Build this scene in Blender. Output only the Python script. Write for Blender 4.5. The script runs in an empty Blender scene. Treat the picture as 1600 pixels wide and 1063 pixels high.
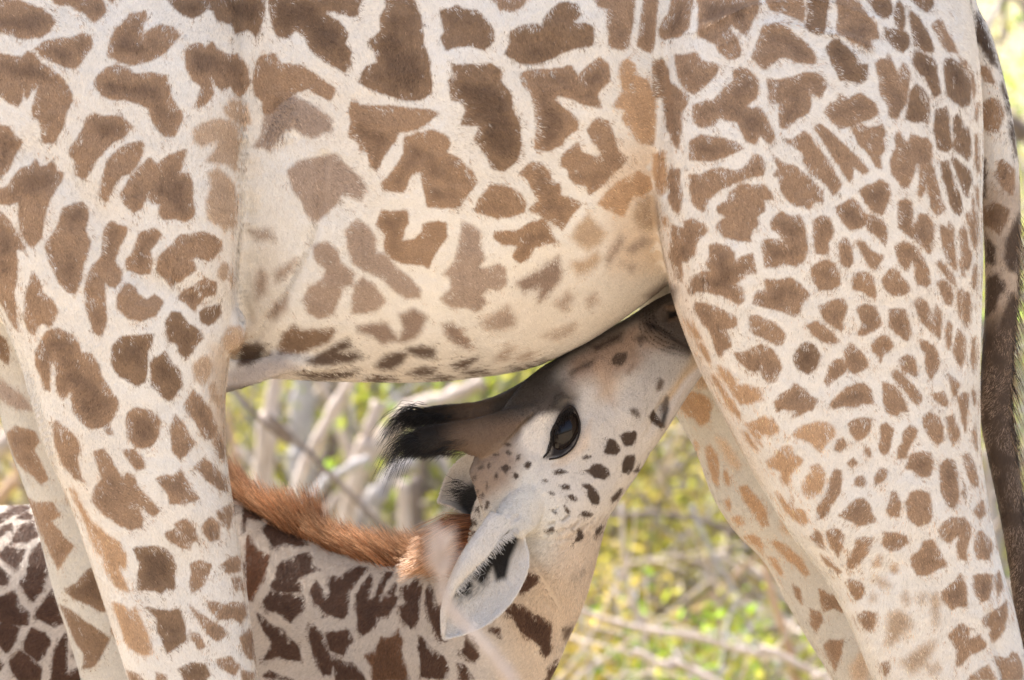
import bpy, bmesh, math, random
import numpy as np
from mathutils import Vector, kdtree
random.seed(7); rng = np.random.default_rng(11)
sc = bpy.context.scene

# ------------------------------------------------------------------ camera, light, exposure
D = 9.0; CZ = 1.75; FW = 1.8            # camera distance, camera height, width of the view at the animals
cam_d = bpy.data.cameras.new('camera'); cam = bpy.data.objects.new('camera', cam_d); sc.collection.objects.link(cam)
cam.location = (0, -D, CZ); cam.rotation_euler = (math.radians(90), 0, 0)
cam_d.sensor_width = 36; cam_d.lens = 36 * D / FW; cam_d.clip_end = 600; cam_d.clip_start = 0.5
cam_d.dof.use_dof = True; cam_d.dof.focus_distance = D - 0.12; cam_d.dof.aperture_fstop = 3.9
sc.camera = cam
SUN_EL, SUN_AZ = 62, 318                # azimuth clockwise from +Y: the sun is behind the animals, a little left
w = bpy.data.worlds.new('World'); sc.world = w; w.use_nodes = True
nt = w.node_tree; nt.nodes.clear()
sky = nt.nodes.new('ShaderNodeTexSky'); sky.sky_type = 'NISHITA'; sky.sun_disc = False
sky.sun_elevation = math.radians(SUN_EL); sky.sun_rotation = math.radians(SUN_AZ); sky.dust_density = 4.0; sky.air_density = 1.0
bg = nt.nodes.new('ShaderNodeBackground'); bg.inputs[1].default_value = 0.15
wo = nt.nodes.new('ShaderNodeOutputWorld')
nt.links.new(sky.outputs[0], bg.inputs[0]); nt.links.new(bg.outputs[0], wo.inputs[0])
sl = bpy.data.lights.new('sun', 'SUN'); sl.energy = 4.8; sl.angle = math.radians(0.5); sl.color = (1, .95, .87)
so = bpy.data.objects.new('sun', sl); sc.collection.objects.link(so)
az, el = math.radians(SUN_AZ), math.radians(SUN_EL)
sd = Vector((math.sin(az) * math.cos(el), math.cos(az) * math.cos(el), math.sin(el)))
so.rotation_euler = sd.to_track_quat('Z', 'Y').to_euler()
sc.view_settings.view_transform = 'Standard'; sc.view_settings.look = 'None'
sc.view_settings.gamma = 1; sc.view_settings.use_curve_mapping = False
sc.view_settings.exposure = 1.36

# ------------------------------------------------------------------ helpers
def at(px, py, Y=0.0):
    """point at depth Y (metres behind the animals' mid plane) for a measured side-view position"""
    k = FW / 1600 * (D + Y) / D
    return Vector(((px - 800) * k, Y, CZ - (py - 531.5) * k))
def to_px(co):
    k = FW / 1600 * (D + co[:, 1]) / D
    return np.stack([800 + co[:, 0] / k, 531.5 - (co[:, 2] - CZ) / k], 1)
def gpy(Y):                              # side-view height of the ground at depth Y
    return 531.5 + CZ / (FW / 1600 * (D + Y) / D)
def tag(o, label=None, cat=None, group=None, kind=None):
    if label: o['label'] = label
    if cat: o['category'] = cat
    if group: o['group'] = group
    if kind: o['kind'] = kind
    return o
def link(o, parent=None):
    sc.collection.objects.link(o)
    if parent: o.parent = parent
    return o
def mesh_obj(name, co, faces, mat=None, parent=None, smooth=True):
    me = bpy.data.meshes.new(name)
    me.from_pydata([tuple(c) for c in co], [], [tuple(f) for f in faces]); me.update()
    if smooth: me.polygons.foreach_set('use_smooth', [True] * len(me.polygons))
    if mat: me.materials.append(mat)
    return link(bpy.data.objects.new(name, me), parent)
def fast_mesh(name, co, quads, mat=None, parent=None, smooth=True, n=4):
    me = bpy.data.meshes.new(name); co = np.asarray(co, 'f4'); quads = np.asarray(quads, 'i4')
    me.vertices.add(len(co)); me.vertices.foreach_set('co', co.ravel())
    me.loops.add(quads.size); me.loops.foreach_set('vertex_index', quads.ravel())
    me.polygons.add(len(quads)); me.polygons.foreach_set('loop_start', np.arange(len(quads), dtype='i4') * n)
    me.update(calc_edges=True)
    me.polygons.foreach_set('use_smooth', np.full(len(quads), smooth))
    if mat: me.materials.append(mat)
    return link(bpy.data.objects.new(name, me), parent)
def set_color(me, name, arr):
    a = me.attributes.new(name, 'FLOAT_COLOR', 'POINT')
    b = np.ones((len(arr), 4), 'f4'); b[:, :3] = arr; a.data.foreach_set('color', b.ravel())
def set_float(me, name, arr):
    a = me.attributes.new(name, 'FLOAT', 'POINT'); a.data.foreach_set('value', np.asarray(arr, 'f4'))

# ---- lofted limbs: (x0,y0,x1,y1,half_depth[,Ycentre]) are the two edges of each cross-section
def crom(P, sub):
    P = np.asarray(P, float); out = []
    Q = np.vstack([2 * P[0] - P[1], P, 2 * P[-1] - P[-2]])
    for i in range(1, len(Q) - 2):
        for j in range(sub):
            t = j / sub; a, b, c, d = Q[i - 1], Q[i], Q[i + 1], Q[i + 2]
            out.append(.5 * (2 * b + (c - a) * t + (2 * a - 5 * b + 4 * c - d) * t * t + (3 * b - a - 3 * c + d) * t ** 3))
    out.append(P[-1]); return np.array(out)
class Body:
    def __init__(s): s.v = []; s.f = []; s.part = []; s.names = []
    def loft(s, layer, rings, Yc=0.0, exp=2.0, n=28, sub=6):
        R = [list(r) + ([Yc] if len(r) == 5 else []) for r in rings]
        R = crom(R, sub); base = len(s.v)
        th = np.linspace(0, 2 * np.pi, n, endpoint=False); c, sn = np.cos(th), np.sin(th)
        e = 2 / exp; cu = np.sign(c) * np.abs(c) ** e; su = np.sign(sn) * np.abs(sn) ** e
        for r in R:
            A = np.array(at(r[0], r[1], r[5])); B = np.array(at(r[2], r[3], r[5])); C_ = (A + B) / 2; U = (B - A) / 2
            for k in range(n): s.v.append(C_ + U * cu[k] + np.array((0, max(r[4], .002), 0)) * su[k]); s.part.append(layer)
        m = len(R)
        for i in range(m - 1):
            for k in range(n):
                a = base + i * n + k; b = base + i * n + (k + 1) % n
                s.f.append((a, b, b + n, a + n))
        for i, ring in ((0, base), (m - 1, base + (m - 1) * n)):
            s.v.append(np.mean(s.v[ring:ring + n], 0)); s.part.append(layer); ci = len(s.v) - 1
            for k in range(n):
                a, b = ring + k, ring + (k + 1) % n
                s.f.append((b, a, ci) if i == 0 else (a, b, ci))
    def ball(s, layer, c, r, sc_=(1, 1, 1)):
        base = len(s.v); n = 16; m = 9
        for i in range(m + 1):
            ph = math.pi * (i + .02) / (m + .04)
            for k in range(n):
                t = 2 * math.pi * k / n
                s.v.append(np.array(c) + np.array((r * sc_[0] * math.sin(ph) * math.cos(t), r * sc_[1] * math.sin(ph) * math.sin(t), r * sc_[2] * math.cos(ph)))); s.part.append(layer)
        for i in range(m):
            for k in range(n):
                a = base + i * n + k; b = base + i * n + (k + 1) % n
                s.f.append((a, a + n, b + n, b))
        s.f.append(tuple(base + k for k in range(n))); s.f.append(tuple(base + m * n + k for k in reversed(range(n))))
    def sheet(s, layer, curves, thick, sub=8):
        """closed thin shell through guide curves (each a list of 3-D points of equal count)"""
        G = np.array(curves, float)                       # across x along x 3
        G = np.array([crom(g, sub) for g in G]).transpose(1, 0, 2); G = np.array([crom(g, sub) for g in G])
        a, b, _ = G.shape
        du = np.gradient(G, axis=0); dv = np.gradient(G, axis=1); N = np.cross(du, dv); N /= np.linalg.norm(N, axis=2, keepdims=True) + 1e-9
        base = len(s.v)
        for S in (1, -1):
            for p in (G + N * thick / 2 * S).reshape(-1, 3): s.v.append(p); s.part.append(layer)
        m = a * b; idx = lambda i, j, k: base + k * m + i * b + j
        for i in range(a - 1):
            for j in range(b - 1):
                s.f.append((idx(i, j, 0), idx(i + 1, j, 0), idx(i + 1, j + 1, 0), idx(i, j + 1, 0)))
                s.f.append((idx(i, j, 1), idx(i, j + 1, 1), idx(i + 1, j + 1, 1), idx(i + 1, j, 1)))
        for i in range(a - 1):
            for j in (0, b - 1):
                q = (idx(i, j, 0), idx(i, j, 1), idx(i + 1, j, 1), idx(i + 1, j, 0)); s.f.append(q if j == 0 else q[::-1])
        for j in range(b - 1):
            for i in (0, a - 1):
                q = (idx(i, j, 0), idx(i, j + 1, 0), idx(i, j + 1, 1), idx(i, j, 1)); s.f.append(q if i == 0 else q[::-1])
        return G
    def build(s, name, voxel, smooth_it):
        me = bpy.data.meshes.new(name); me.from_pydata([tuple(v) for v in s.v], [], s.f); me.update()
        o = link(bpy.data.objects.new(name, me))
        m = o.modifiers.new('r', 'REMESH'); m.mode = 'VOXEL'; m.voxel_size = voxel
        m = o.modifiers.new('s', 'SMOOTH'); m.factor = .5; m.iterations = smooth_it
        dg = bpy.context.evaluated_depsgraph_get()
        nm = bpy.data.meshes.new_from_object(o.evaluated_get(dg)); o.modifiers.clear(); o.data = nm; bpy.data.meshes.remove(me)
        nm.name = name
        nm.polygons.foreach_set('use_smooth', np.ones(len(nm.polygons), bool))
        kd = kdtree.KDTree(len(s.v))
        for i, v in enumerate(s.v): kd.insert(v, i)
        kd.balance()
        n = len(nm.vertices); co = np.empty(n * 3, 'f4'); nm.vertices.foreach_get('co', co); co = co.reshape(-1, 3)
        lay = np.array([s.part[kd.find(c)[1]] for c in co.tolist()])
        no = np.empty(n * 3, 'f4'); nm.vertices.foreach_get('normal', no)
        return o, co, lay, no.reshape(-1, 3)

# ---- coat pattern: signed distance (in side-view units) to the nearest patch outline, stored per vertex
def sdf(poly, P):
    n = len(poly); d = np.full(len(P), 1e9); ins = np.zeros(len(P), bool)
    for i in range(n):
        a = poly[i]; b = poly[(i + 1) % n]; e = b - a; wv = P - a
        t = np.clip((wv @ e) / (e @ e + 1e-9), 0, 1)
        d = np.minimum(d, ((wv - t[:, None] * e) ** 2).sum(1))
        c = (a[1] <= P[:, 1]) != (b[1] <= P[:, 1])
        if abs(e[1]) > 1e-9: ins ^= c & (P[:, 0] < a[0] + (P[:, 1] - a[1]) * e[0] / e[1])
    d = np.sqrt(d); return np.where(ins, d, -d)
def parse():
    out = []
    for ln in SPOTS.strip().splitlines():
        if ln[0] == '@': _, x0, y0, s, layer = ln.split(); x0, y0, s = float(x0), float(y0), float(s); continue
        k = 'n'
        if ln[0].isalpha(): k, ln = ln.split(' ', 1)
        P = np.array([[float(c) for c in p.split(',')] for p in ln.split()]); P = P / s + (x0, y0)
        out.append((layer, k, P))
    return out
def paint_spots(P, lay, polys, want, pal, margin=34):
    n = len(P); S = np.full(n, -60.0); col = np.zeros((n, 3)); col[:] = pal['n'][0]; soft = np.full(n, 2.0)
    for layer, k, poly in polys:
        if layer not in want: continue
        lo = poly.min(0) - margin; hi = poly.max(0) + margin
        m = np.where(np.isin(lay, want[layer]) & (P[:, 0] > lo[0]) & (P[:, 0] < hi[0]) & (P[:, 1] > lo[1]) & (P[:, 1] < hi[1]))[0]
        if not len(m): continue
        c, sf = pal.get(k, pal['n']); d = sdf(poly, P[m]); d = np.maximum(d, -margin)
        b = d > S[m]; i = m[b]; S[i] = d[b]; col[i] = c; soft[i] = sf
    return S, col, soft
def blob(base, P, mask, pts, color, soft, op=1.0):
    poly = np.array(pts, float); lo = poly.min(0) - soft; hi = poly.max(0) + soft
    m = np.where(mask & (P[:, 0] > lo[0]) & (P[:, 0] < hi[0]) & (P[:, 1] > lo[1]) & (P[:, 1] < hi[1]))[0]
    if not len(m): return
    t = np.clip((sdf(poly, P[m]) + soft) / (2 * soft), 0, 1); t = (t * t * (3 - 2 * t) * op)[:, None]
    base[m] = base[m] * (1 - t) + np.array(color) * t

# ---- strands of hair as slim three-sided tubes
def strands(name, S, r0, r1, cols, mat, parent=None):
    """S: N x K x 3; cols: N x K x 3"""
    S = np.asarray(S, float); N, K, _ = S.shape
    T = np.gradient(S, axis=1); T /= np.linalg.norm(T, axis=2, keepdims=True) + 1e-12
    ref = rng.normal(size=(N, 1, 3)); A = np.cross(T, ref); A /= np.linalg.norm(A, axis=2, keepdims=True) + 1e-12; B = np.cross(T, A)
    r0 = np.broadcast_to(np.asarray(r0, float), (N,)); r1 = np.broadcast_to(np.asarray(r1, float), (N,))
    tt = np.linspace(0, 1, K); r = (r0[:, None] * (1 - tt) + r1[:, None] * tt)[:, :, None]
    V = np.stack([S + r * (A * math.cos(a) + B * math.sin(a)) for a in (0, 2.094, 4.189)], 2)   # N K 3 3
    base = (np.arange(N) * K * 3)[:, None, None]; ii = (np.arange(K - 1) * 3)[None, :, None]; jj = np.arange(3)[None, None, :]
    a = base + ii + jj; b = base + ii + (jj + 1) % 3
    q = np.stack([a, b, b + 3, a + 3], -1).reshape(-1, 4)
    o = fast_mesh(name, V.reshape(-1, 3), q, mat, parent)
    set_color(o.data, 'Col', np.repeat(np.asarray(cols, float).reshape(N * K, 3), 3, 0))
    return o

def vnoise(co, f, seed=0):
    r = np.random.default_rng(seed); out = np.zeros(len(co)); amp = 1; tot = 0
    for o in range(3):
        for k in range(6):
            d = r.normal(size=3); d /= np.linalg.norm(d); out += amp * np.sin(co @ d * f * (2 ** o) * r.uniform(.7, 1.4) + r.uniform(0, 6.28)); tot += amp * amp * .5
        amp *= .6
    return out / math.sqrt(tot)
def dark_field(co, S, seed):
    return np.clip((S - 2) / 17, 0, 1) * np.clip(.52 + .6 * vnoise(co, 42, seed), 0, 1)
def fur(name, o, co, no, lay, P, n, length, width, jag, flow, S, soft, spotcol, base, dark, mat, skip=None, lift=.22, var=.2, size=None, ridges=()):
    """short coat: single tapered blades rooted on the side that can be seen, coloured by the coat pattern at their roots"""
    me = o.data; me.calc_loop_triangles(); T = np.empty(len(me.loop_triangles) * 3, 'i4'); me.loop_triangles.foreach_get('vertices', T); T = T.reshape(-1, 3)
    a, b, c = co[T[:, 0]], co[T[:, 1]], co[T[:, 2]]; fn = np.cross(b - a, c - a); A = np.linalg.norm(fn, axis=1) / 2; Pc = P[T[:, 0]]; ny = fn[:, 1] / (2 * A + 1e-12)
    ok = (ny < .35) & (Pc[:, 0] > -25) & (Pc[:, 0] < 1625) & (Pc[:, 1] > -25) & (Pc[:, 1] < 1090)
    if skip is not None: ok &= ~skip[T[:, 0]]
    wt = A * ok * (1 + 1.2 * (1 - np.abs(np.clip(ny, -1, 0))))
    cum = np.cumsum(wt); idx = np.searchsorted(cum, rng.uniform(0, cum[-1], n)); idx = np.minimum(idx, len(T) - 1); t = T[idx]
    u = rng.uniform(0, 1, (n, 2)); f = u.sum(1) > 1; u[f] = 1 - u[f]; wgt = np.stack([1 - u.sum(1), u[:, 0], u[:, 1]], 1)
    L = lambda arr: (arr[t] * (wgt[..., None] if arr.ndim == 2 else wgt)).sum(1)
    p = L(co.astype(float)); nn = L(no.astype(float)); nn /= np.linalg.norm(nn, axis=1, keepdims=True)
    s = L(S); sf = L(soft); bs = L(base); dk = L(dark); sc_ = spotcol[t[np.arange(n), np.argmax(s[:, None] * 0 + S[t], 1)]]
    q0 = to_px(p); kk = FW / 1600
    for pts, wpx, amp in ridges:             # skin wrinkles and veins under the hair: real relief, the blades follow it
        Ln = crom(np.array(pts, float), 10); lo = Ln.min(0) - wpx * 3; hi = Ln.max(0) + wpx * 3
        m = np.where((q0[:, 0] > lo[0]) & (q0[:, 0] < hi[0]) & (q0[:, 1] > lo[1]) & (q0[:, 1] < hi[1]) & (nn[:, 1] < 0))[0]
        if not len(m): continue
        dv = q0[m][:, None] - Ln[None]; dd = np.linalg.norm(dv, axis=2); j = dd.argmin(1); v = dv[np.arange(len(m)), j]; dd = dd[np.arange(len(m)), j]
        endf = np.clip(np.minimum(j, len(Ln) - 1 - j) / (len(Ln) * .2), 0, 1)
        hh = amp * endf * np.exp(-(dd / wpx) ** 2); g = (hh * -2 / wpx ** 2)[:, None] * v / kk
        p[m] += nn[m] * hh[:, None]; nn[m] -= np.stack([g[:, 0], 0 * dd, -g[:, 1]], 1); nn[m] /= np.linalg.norm(nn[m], axis=1, keepdims=True)
    fl = flow(p, lay[t[:, 0]]); ang = .35 * vnoise(p, 22, 5) + rng.normal(0, .16, n)
    fl = fl - nn * (fl * nn).sum(1, keepdims=True); fl /= np.linalg.norm(fl, axis=1, keepdims=True) + 1e-9; bt = np.cross(nn, fl)
    fl = fl * np.cos(ang)[:, None] + bt * np.sin(ang)[:, None]; side = np.cross(nn, fl)
    lf = lift * rng.uniform(.3, 1.7, (n, 1)); d = fl * (1 - lf * .3) + nn * lf; ln = length * rng.uniform(.6, 1.25, (n, 1))
    if size is not None: ln = ln * L(size)[:, None]
    tilt = rng.normal(0, .42, (n, 1)); sd_ = side + nn * tilt; sd_ /= np.linalg.norm(sd_, axis=1, keepdims=True); wd = width * rng.uniform(.7, 1.3, (n, 1))
    root = p - nn * .0008
    V = np.stack([root - sd_ * wd / 2, root + sd_ * wd / 2, p + d * ln], 1)
    # patch edge: irregular, with hairs of both kinds mingling
    q = np.clip((s + jag * vnoise(p * np.array((1, 1, .42)), 400, 3) * 1.0 + jag * 1.3 * vnoise(p, 190, 4) + jag * .5 * vnoise(p * np.array((1, 1, .4)), 900, 6) + rng.normal(0, jag * .28, n)) / (2 * sf) + .5, 0, 1); q = q * q * (3 - 2 * q)
    q = np.where(sf > 5, (rng.uniform(0, 1, n) < q) * .55 + q * .45, np.where(rng.uniform(0, 1, n) < .15, (rng.uniform(0, 1, n) < q) * 1.0, q))[:, None]
    cs = sc_ * (1 - .72 * dk[:, None] * (1 - np.array((.28, .25, .27)))) * (1.16 - .16 * np.clip((s - 2) / 8, 0, 1))[:, None]; hv = rng.lognormal(0, var, (n, 1)); hs = rng.lognormal(0, var * 2.2, (n, 1)) * (1 + .10 * vnoise(p * np.array((1, 1, .5)), 260, 12)[:, None])
    bs = bs * (1 + .05 * vnoise(p, 30, 8)[:, None]) * (1 - np.array((0, .05, .11)) * np.clip(.4 + .5 * vnoise(p, 9, 9), 0, 1)[:, None])
    col = bs * hv * (1 - q) + cs * hs * q
    ob = fast_mesh(name, V.reshape(-1, 3), np.arange(n * 3).reshape(-1, 3), mat, o, smooth=False, n=3)
    cc = np.repeat(col, 3, 0); cc = cc.reshape(n, 3, 3); cc[:, :2] *= .88; cc[:, 2] *= 1.06; set_color(ob.data, 'Col', np.clip(cc.reshape(-1, 3), 0, .95)); tag(ob, kind='stuff')
    return ob
# ------------------------------------------------------------------ materials
def nodes(name):
    m = bpy.data.materials.new(name); m.use_nodes = True; t = m.node_tree; t.nodes.clear()
    o = t.nodes.new('ShaderNodeOutputMaterial'); b = t.nodes.new('ShaderNodeBsdfPrincipled'); t.links.new(b.outputs[0], o.inputs[0])
    return m, t, b
def N(t, typ, **kw):
    n = t.nodes.new(typ)
    for k, v in kw.items():
        if k.startswith('i'): n.inputs[int(k[1:])].default_value = v
        else: setattr(n, k, v)
    return n
def mth(t, op, a, b=None, c=None, clamp=False):
    n = t.nodes.new('ShaderNodeMath'); n.operation = op; n.use_clamp = clamp
    for i, x in enumerate((a, b, c)):
        if x is None: continue
        if isinstance(x, (int, float)): n.inputs[i].default_value = x
        else: t.links.new(x, n.inputs[i])
    return n.outputs[0]
def noise(t, vec, scale, detail=2, rough=.5, dist=0):
    n = N(t, 'ShaderNodeTexNoise'); n.inputs['Scale'].default_value = scale; n.inputs['Detail'].default_value = detail
    n.inputs['Roughness'].default_value = rough; n.inputs['Distortion'].default_value = dist
    if vec is not None: t.links.new(vec, n.inputs['Vector'])
    return n.outputs[0]
def mapped(t, scale, rot=(0, 0, 0)):
    tc = N(t, 'ShaderNodeTexCoord'); mp = N(t, 'ShaderNodeMapping'); mp.inputs['Scale'].default_value = scale; mp.inputs['Rotation'].default_value = rot
    t.links.new(tc.outputs['Object'], mp.inputs[0]); return mp.outputs[0]
def ramp(t, fac, stops):
    n = N(t, 'ShaderNodeValToRGB'); e = n.color_ramp.elements
    e[0].position, e[0].color = stops[0][0], (*stops[0][1], 1); e[1].position, e[1].color = stops[-1][0], (*stops[-1][1], 1)
    for p, c in stops[1:-1]:
        x = e.new(p); x.color = (*c, 1)
    t.links.new(fac, n.inputs[0]); return n.outputs[0]
def mixc(t, fac, a, b, typ='MIX'):
    n = N(t, 'ShaderNodeMix', data_type='RGBA', blend_type=typ)
    for s, x in ((0, fac), (6, a), (7, b)):
        if isinstance(x, (int, float)): n.inputs[s].default_value = x
        elif isinstance(x, tuple): n.inputs[s].default_value = (*x, 1)
        else: t.links.new(x, n.inputs[s])
    return n.outputs[2]
def coat_material(name, jag, grain, rot=(0, 0, 0)):
    m, t, b = nodes(name)
    at_ = lambda n: (lambda x: x)(N(t, 'ShaderNodeAttribute', attribute_name=n))
    spot = at_('spot').outputs['Fac']; soft = at_('soft').outputs['Fac']; base = at_('base').outputs['Color']; sc_ = at_('spotcol').outputs['Color']
    v = mapped(t, (1, 1, .42), rot); vi = mapped(t, (1, 1, 1))
    n1 = noise(t, v, 95, 1, .5, .4); n2 = noise(t, v, 330, 2, .6)
    d = mth(t, 'MULTIPLY_ADD', mth(t, 'SUBTRACT', n1, .5), jag * 2.6, spot)
    d = mth(t, 'MULTIPLY_ADD', mth(t, 'SUBTRACT', n2, .5), jag * 2.6, d)
    # mask = smoothstep(-soft, soft, d)
    q = mth(t, 'ADD', mth(t, 'DIVIDE', d, mth(t, 'MULTIPLY', soft, 2)), .5, clamp=True)
    mask = mth(t, 'MULTIPLY', mth(t, 'MULTIPLY', q, q), mth(t, 'SUBTRACT', 3, mth(t, 'MULTIPLY', q, 2)))
    dark = at_('dark').outputs['Fac']
    sc2 = mixc(t, mth(t, 'MULTIPLY', dark, .6), sc_, mixc(t, 1.0, sc_, (.28, .25, .27), 'MULTIPLY'))
    g = noise(t, v, grain, 3, .75); g2 = noise(t, vi, 42, 3, .6)
    gm = mth(t, 'MULTIPLY_ADD', mth(t, 'SUBTRACT', g, .5), 1.5, 1.0)
    gb = mth(t, 'MULTIPLY_ADD', mth(t, 'SUBTRACT', g2, .5), .22, 1.0)
    gs = mth(t, 'MULTIPLY', gm, gb)
    gw = mth(t, 'MULTIPLY', mth(t, 'MULTIPLY_ADD', mth(t, 'SUBTRACT', g, .5), .55, 1.0), gb)
    def sca(col, f):
        cc = N(t, 'ShaderNodeCombineColor')
        for i in range(3): t.links.new(f, cc.inputs[i])
        return mixc(t, 1.0, col, cc.outputs[0], 'MULTIPLY')
    # cream staining of the pale hair
    st = noise(t, vi, 7, 4, .65)
    base2 = mixc(t, mth(t, 'MULTIPLY_ADD', mth(t, 'SUBTRACT', st, .5), 1.6, .25, clamp=True), base, mixc(t, 1.0, base, (1.0, .93, .84), 'MULTIPLY'))
    col = mixc(t, mask, sca(base2, gw), sca(sc2, gs))
    t.links.new(col, b.inputs['Base Color'])
    b.inputs['Roughness'].default_value = .62; b.inputs['Specular IOR Level'].default_value = .22
    b.inputs['Sheen Weight'].default_value = .05; b.inputs['Sheen Roughness'].default_value = .5
    bump = N(t, 'ShaderNodeBump'); bump.inputs['Strength'].default_value = .55; bump.inputs['Distance'].default_value = .0022
    h = mth(t, 'ADD', g, mth(t, 'MULTIPLY', noise(t, v, 160, 2, .6), 1.4))
    t.links.new(h, bump.inputs['Height'])
    b2 = N(t, 'ShaderNodeBump'); b2.inputs['Strength'].default_value = .5; b2.inputs['Distance'].default_value = .02
    t.links.new(noise(t, vi, 16, 3, .55), b2.inputs['Height']); t.links.new(bump.outputs[0], b2.inputs['Normal'])
    t.links.new(b2.outputs[0], b.inputs['Normal'])
    return m
def hair_material(name, rough=.45, spec=.35):
    m, t, b = nodes(name); a = N(t, 'ShaderNodeAttribute', attribute_name='Col')
    t.links.new(a.outputs['Color'], b.inputs['Base Color']); b.inputs['Roughness'].default_value = rough; b.inputs['Specular IOR Level'].default_value = spec
    return m
def fur_material(name):
    m, t, b = nodes(name); a = N(t, 'ShaderNodeAttribute', attribute_name='Col')
    t.links.new(a.outputs['Color'], b.inputs['Base Color']); b.inputs['Roughness'].default_value = .6; b.inputs['Specular IOR Level'].default_value = .2
    return m
def simple(name, col, rough=.5, spec=.5, coat=0):
    m, t, b = nodes(name); v = mapped(t, (1, 1, 1)); n = noise(t, v, 60, 3)
    c = mixc(t, n, tuple(x * .8 for x in col), tuple(min(1, x * 1.2) for x in col)); t.links.new(c, b.inputs['Base Color'])
    b.inputs['Roughness'].default_value = rough; b.inputs['Specular IOR Level'].default_value = spec; b.inputs['Coat Weight'].default_value = coat
    return m
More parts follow.
